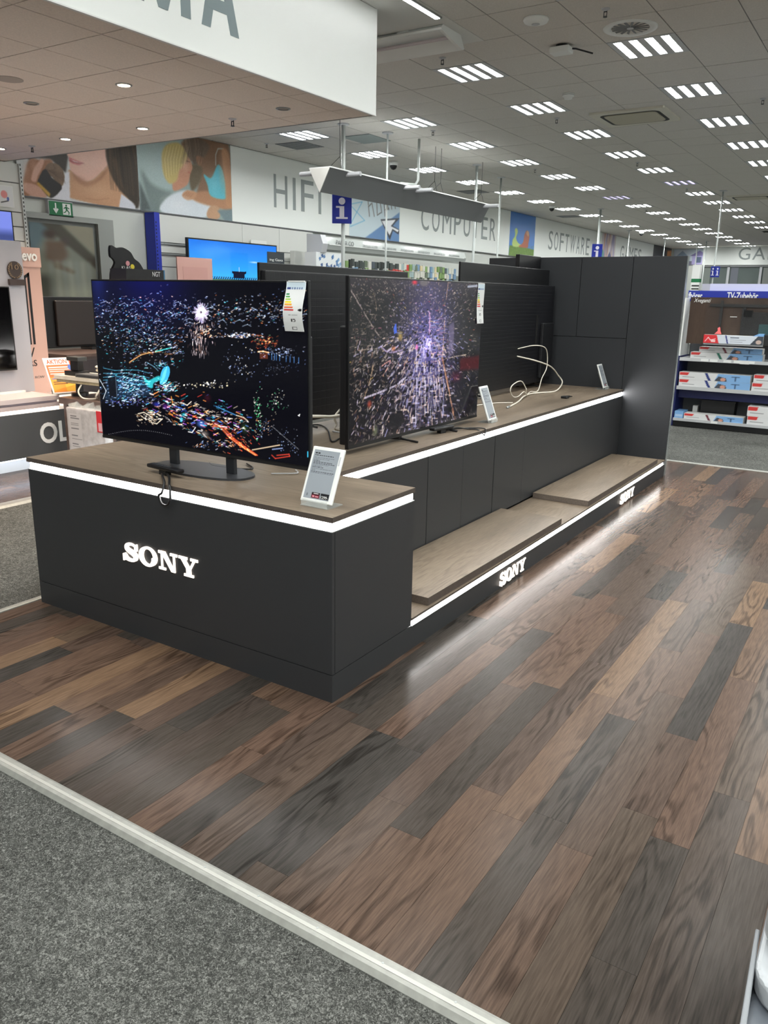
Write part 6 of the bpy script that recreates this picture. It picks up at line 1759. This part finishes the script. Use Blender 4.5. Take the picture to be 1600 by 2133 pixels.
B(-0.23, -0.15, -0.058, -0.055, 0.078, 0.105).build('price_slip', WHITE, gd); B(0.02, 0.13, -0.059, -0.055, 0.84, 0.878).build('price_slip', CREAM, gd)

# demonstration board with mounts
db = thing('demo_board', 'dark walnut demonstration board with black wall mounts above the cartons', 'display', (0, 8.40, 1.065))
WAL = wood_mat('walnut_board', [(0.3, (62, 50, 43)), (0.5, (72, 58, 50)), (0.7, (82, 67, 57))], 'z', False, 0.45, 0.6, 0.4, False, spec=0.2)
B(-0.64, 2.3, 0.02, 0.05, 0, 0.565).build('board', WAL, db)
B(-0.43, 2.3, -0.03, -0.024, 0.12, 0.545).build('acrylic_cover', mat('cover_acrylic', (120, 120, 120), 0.05, spec=0.3, alpha=0.03), db)
B(-0.40, 0.6, 0.0, 0.02, 0.455, 0.49).build('mount_rail', BLACK, db); B(-0.275, -0.245, -0.01, 0.0, 0.15, 0.53).build('mount_arm', BLACK, db)
B(-0.02, 0.02, -0.01, 0.01, 0.13, 0.45).build('mount_arm', BLACK, db); B(0.02, 0.5, -0.01, 0.01, 0.13, 0.40).build('screen_dummy', BLACKM, db); B(0.0, 0.1, -0.03, -0.01, 0.35, 0.42).build('mount_joint', BLACK, db)
B(0.19, 0.5, -0.022, -0.01, 0.13, 0.26).build('teal_panel', mat('teal_panel', (34, 70, 70), 0.4), db)
B(-0.15, -0.07, -0.012, -0.01, 0.335, 0.343).build('slot_light', WHITE, db)
text('Xvegantic'[:8], 0.2, 0.06, WHITE, db, (-0.60, 0.019, 0.49), FACE_FRONT, 0.002, shear=0.3)
MB().prism([(-0.30, 0.13), (-0.22, 0.13), (-0.235, 0.17), (-0.24, 0.20), (-0.25, 0.215), (-0.27, 0.20), (-0.265, 0.17)], 'y', -0.045, -0.032).build('red_tag', mat('tag_coral', (236, 110, 110), 0.5), db)

def carton(x0, x1, z0, h, y0, d, kind, label, red_w=0.12):
    t = thing('mount_carton', label, 'box', (x0, y0, z0), group='wall mount cartons on the accessory shelf')
    w = x1 - x0
    B(0, w, 0, d, 0, h).build('carton', CREAM, t)
    c = Canvas(max(40, int(w * 110)), 16, (216, 217, 218)); r_ = red_w / w
    c.poly([(0.01, 0.05), (r_, 0.05), (r_ - 0.02, 0.42), (0.01, 0.42)], (206, 60, 58)); c.rect(0.05 * 1, 0.6, min(0.45, r_ * 1.6), 0.7, (120, 120, 122))
    if kind:
        sc_ = {'navy': (40, 54, 120), 'maroon': (110, 44, 60), 'green': (40, 110, 90)}[kind]
        c.poly([(0.36, 0), (0.40, 0), (0.46, 1), (0.42, 1)], sc_); c.poly([(0.55, 0), (1, 0), (1, 1), (0.50, 1)], (130, 174, 220))
        c.poly([(0.50, 1), (0.56, 0.3), (0.66, 0.5), (0.68, 1)], (70, 74, 84)); c.ell((0.62, 0.7), 0.04, 0.25, (206, 150, 130)); c.line((0.74, 0.3), (0.84, 0.3), 1.4, (40, 60, 90)); c.line((0.79, 0.3), (0.79, 0.8), 1.4, (40, 60, 90))
    put('print', c.mesh('print', w, h), PRINT, t, (0, -0.001, 0), FACE_FRONT)
    B(0.0, w, d * 0.48, d * 0.52, h, h + 0.0006).build('lid_seam', LTGREY, t)
    return t
carton(-0.575, 0.27, 0.8805, 0.078, 8.46, 0.18, 'green', 'long carton with green stripe on the upper shelf, in front')
carton(-0.485, 0.25, 0.9605, 0.066, 8.50, 0.18, 'maroon', 'long carton with maroon stripe lying on the green-striped one')
carton(-0.68, 0.172, 0.5205, 0.09, 8.46, 0.2, 'navy', 'lower of the two navy-striped cartons on the middle shelf')
carton(-0.685, 0.165, 0.6115, 0.09, 8.46, 0.2, 'navy', 'upper of the two navy-striped cartons on the middle shelf')
carton(0.19, 0.9, 0.5205, 0.10, 8.46, 0.2, None, 'lower white carton at the right end of the middle shelf')
carton(0.20, 0.9, 0.6215, 0.10, 8.46, 0.2, None, 'upper white carton at the right end of the middle shelf')
carton(-0.57, 0.145, 0.1055, 0.072, 8.46, 0.2, 'maroon', 'maroon-striped carton on the bottom shelf')
carton(0.19, 0.9, 0.1055, 0.105, 8.46, 0.2, None, 'lower white carton at the right end of the bottom shelf')
carton(0.18, 0.9, 0.2115, 0.12, 8.46, 0.2, None, 'upper white carton at the right end of the bottom shelf')
t = thing('mount_carton', 'plain blue carton at the left end of the bottom shelf', 'box', (-0.69, 8.46, 0.1055)); B(0, 0.11, 0, 0.25, 0, 0.09).build('carton', SKYB, t); B(0.01, 0.1, -0.001, 0, 0.02, 0.05).build('print', mat('pale_blue', (170, 196, 226), 0.5), t)
t = thing('storage_bin', 'black open bin in the shade of the bottom shelf', 'bin', (-0.42, 8.7, 0.1055))
B(0, 0.41, 0, 0.2, 0, 0.22).build('body', BLACKM, t); B(-0.01, 0.42, -0.005, 0.2, 0.22, 0.235).build('rim', BLACK, t)
for x_ in (-0.5, 0.43):
    t2_ = tag(B(x_ - 0.03, x_ + 0.03, 8.75, 8.85, 0.1055, 0.25).build('paper_roll', CREAM), 'small white roll beside the black bin, %s' % ('left one' if x_ < 0 else 'right one'), 'roll')
rbx = thing('mount_carton', 'red and white product carton with navy stripe before the walnut board', 'box', (-0.41, 8.30, 1.085))
B(0, 0.68, 0, 0.09, 0, 0.10).build('carton', CREAM, rbx)
c = Canvas(110, 18, (206, 212, 222)); c.poly([(0, 0), (0.22, 0), (0.27, 1), (0, 1)], (206, 44, 50)); c.poly([(0.36, 0), (0.385, 0), (0.43, 1), (0.405, 1)], (40, 50, 120)); c.rect(0.45, 0.25, 0.6, 0.35, (90, 96, 110)); c.rect(0.45, 0.5, 0.72, 0.58, (140, 146, 156)); c.rect(0.45, 0.7, 0.66, 0.78, (140, 146, 156))
c.poly([(0.78, 1), (0.9, 0), (1, 0), (1, 1)], (60, 66, 76)); c.ell((0.92, 0.65), 0.05, 0.25, (190, 170, 160)); c.path([(0.03, 0.75), (0.08, 0.3), (0.12, 0.6), (0.2, 0.45)], 1.4, (244, 220, 220)); c.rect(0.14, 0.62, 0.21, 0.85, (240, 200, 200))
put('print', c.mesh('print', 0.68, 0.10), PRINT, rbx, (0, -0.001, 0), FACE_FRONT)
MB().prism([(0.56, 0.10), (0.62, 0.13), (0.68, 0.13), (0.68, 0.10)], 'y', 0.0, 0.09).build('raised_end', SKYB, rbx)
B(-0.0, 0.68, 0.02, 0.09, -0.02, 0.0).build('tray', LTGREY, rbx); B(0.1, 0.15, 0.09, 0.13, -0.02, 0.0).build('bracket', BLACK, rbx)
t = thing('product_block', 'small black product end beside the red and white carton', 'box', (0.275, 8.32, 1.075)); B(0, 0.06, 0, 0.08, 0.0, 0.13).build('body', BLACK, t, bevel=0.004); B(0.06, 0.3, 0, 0.08, 0.0, 0.12).build('tail', LTGREY, t)

# white appliance at the right edge, close to the viewer
ap = thing('floor_appliance', 'white and grey plastic appliance cut off at the right edge', 'appliance', (1.655, -1.30, 0))
GB = mat('appliance_grey', (104, 110, 118), 0.4); WB = mat('appliance_white', (172, 176, 180), 0.35)
MB().prism([(0.003, 0.014), (0.5, 0.014), (0.5, 0.9), (-0.002, 0.9)], 'z', 0.0, 0.562).build('body', GB, ap, bevel=0.006)
MB().prism([(0.003, 0.01), (0.012, 0.01), (0.0, 0.22), (-0.007, 0.22)], 'z', 0.0, 0.60).build('side_panel', mat('appliance_silver', (126, 130, 134), 0.4, metal=0.2), ap, bevel=0.002)
MB().prism(rounded(0.004, 0.5, 0.085, 0.9, 0.06, 6), 'z', 0.565, 0.605).build('lower_lid', WB, ap, bevel=0.008)
MB().prism(rounded(0.006, 0.5, 0.155, 0.9, 0.05, 6), 'z', 0.615, 0.66).build('lid', WB, ap, bevel=0.008)
MB().prism(rounded(0.03, 0.5, 0.20, 0.88, 0.04, 6), 'z', 0.66, 0.662).build('inlay', LTGREY, ap)
B(0.014, 0.022, 0.21, 0.235, 0.66, 0.662).build('button', MIDGREY, ap)
B(0.035, 0.2, 0.012, 0.03, 0.47, 0.55).build('latch', BLACK, ap, bevel=0.006); B(0.03, 0.22, 0.014, 0.02, 0.28, 0.45).build('rating_plate', WHITE, ap)
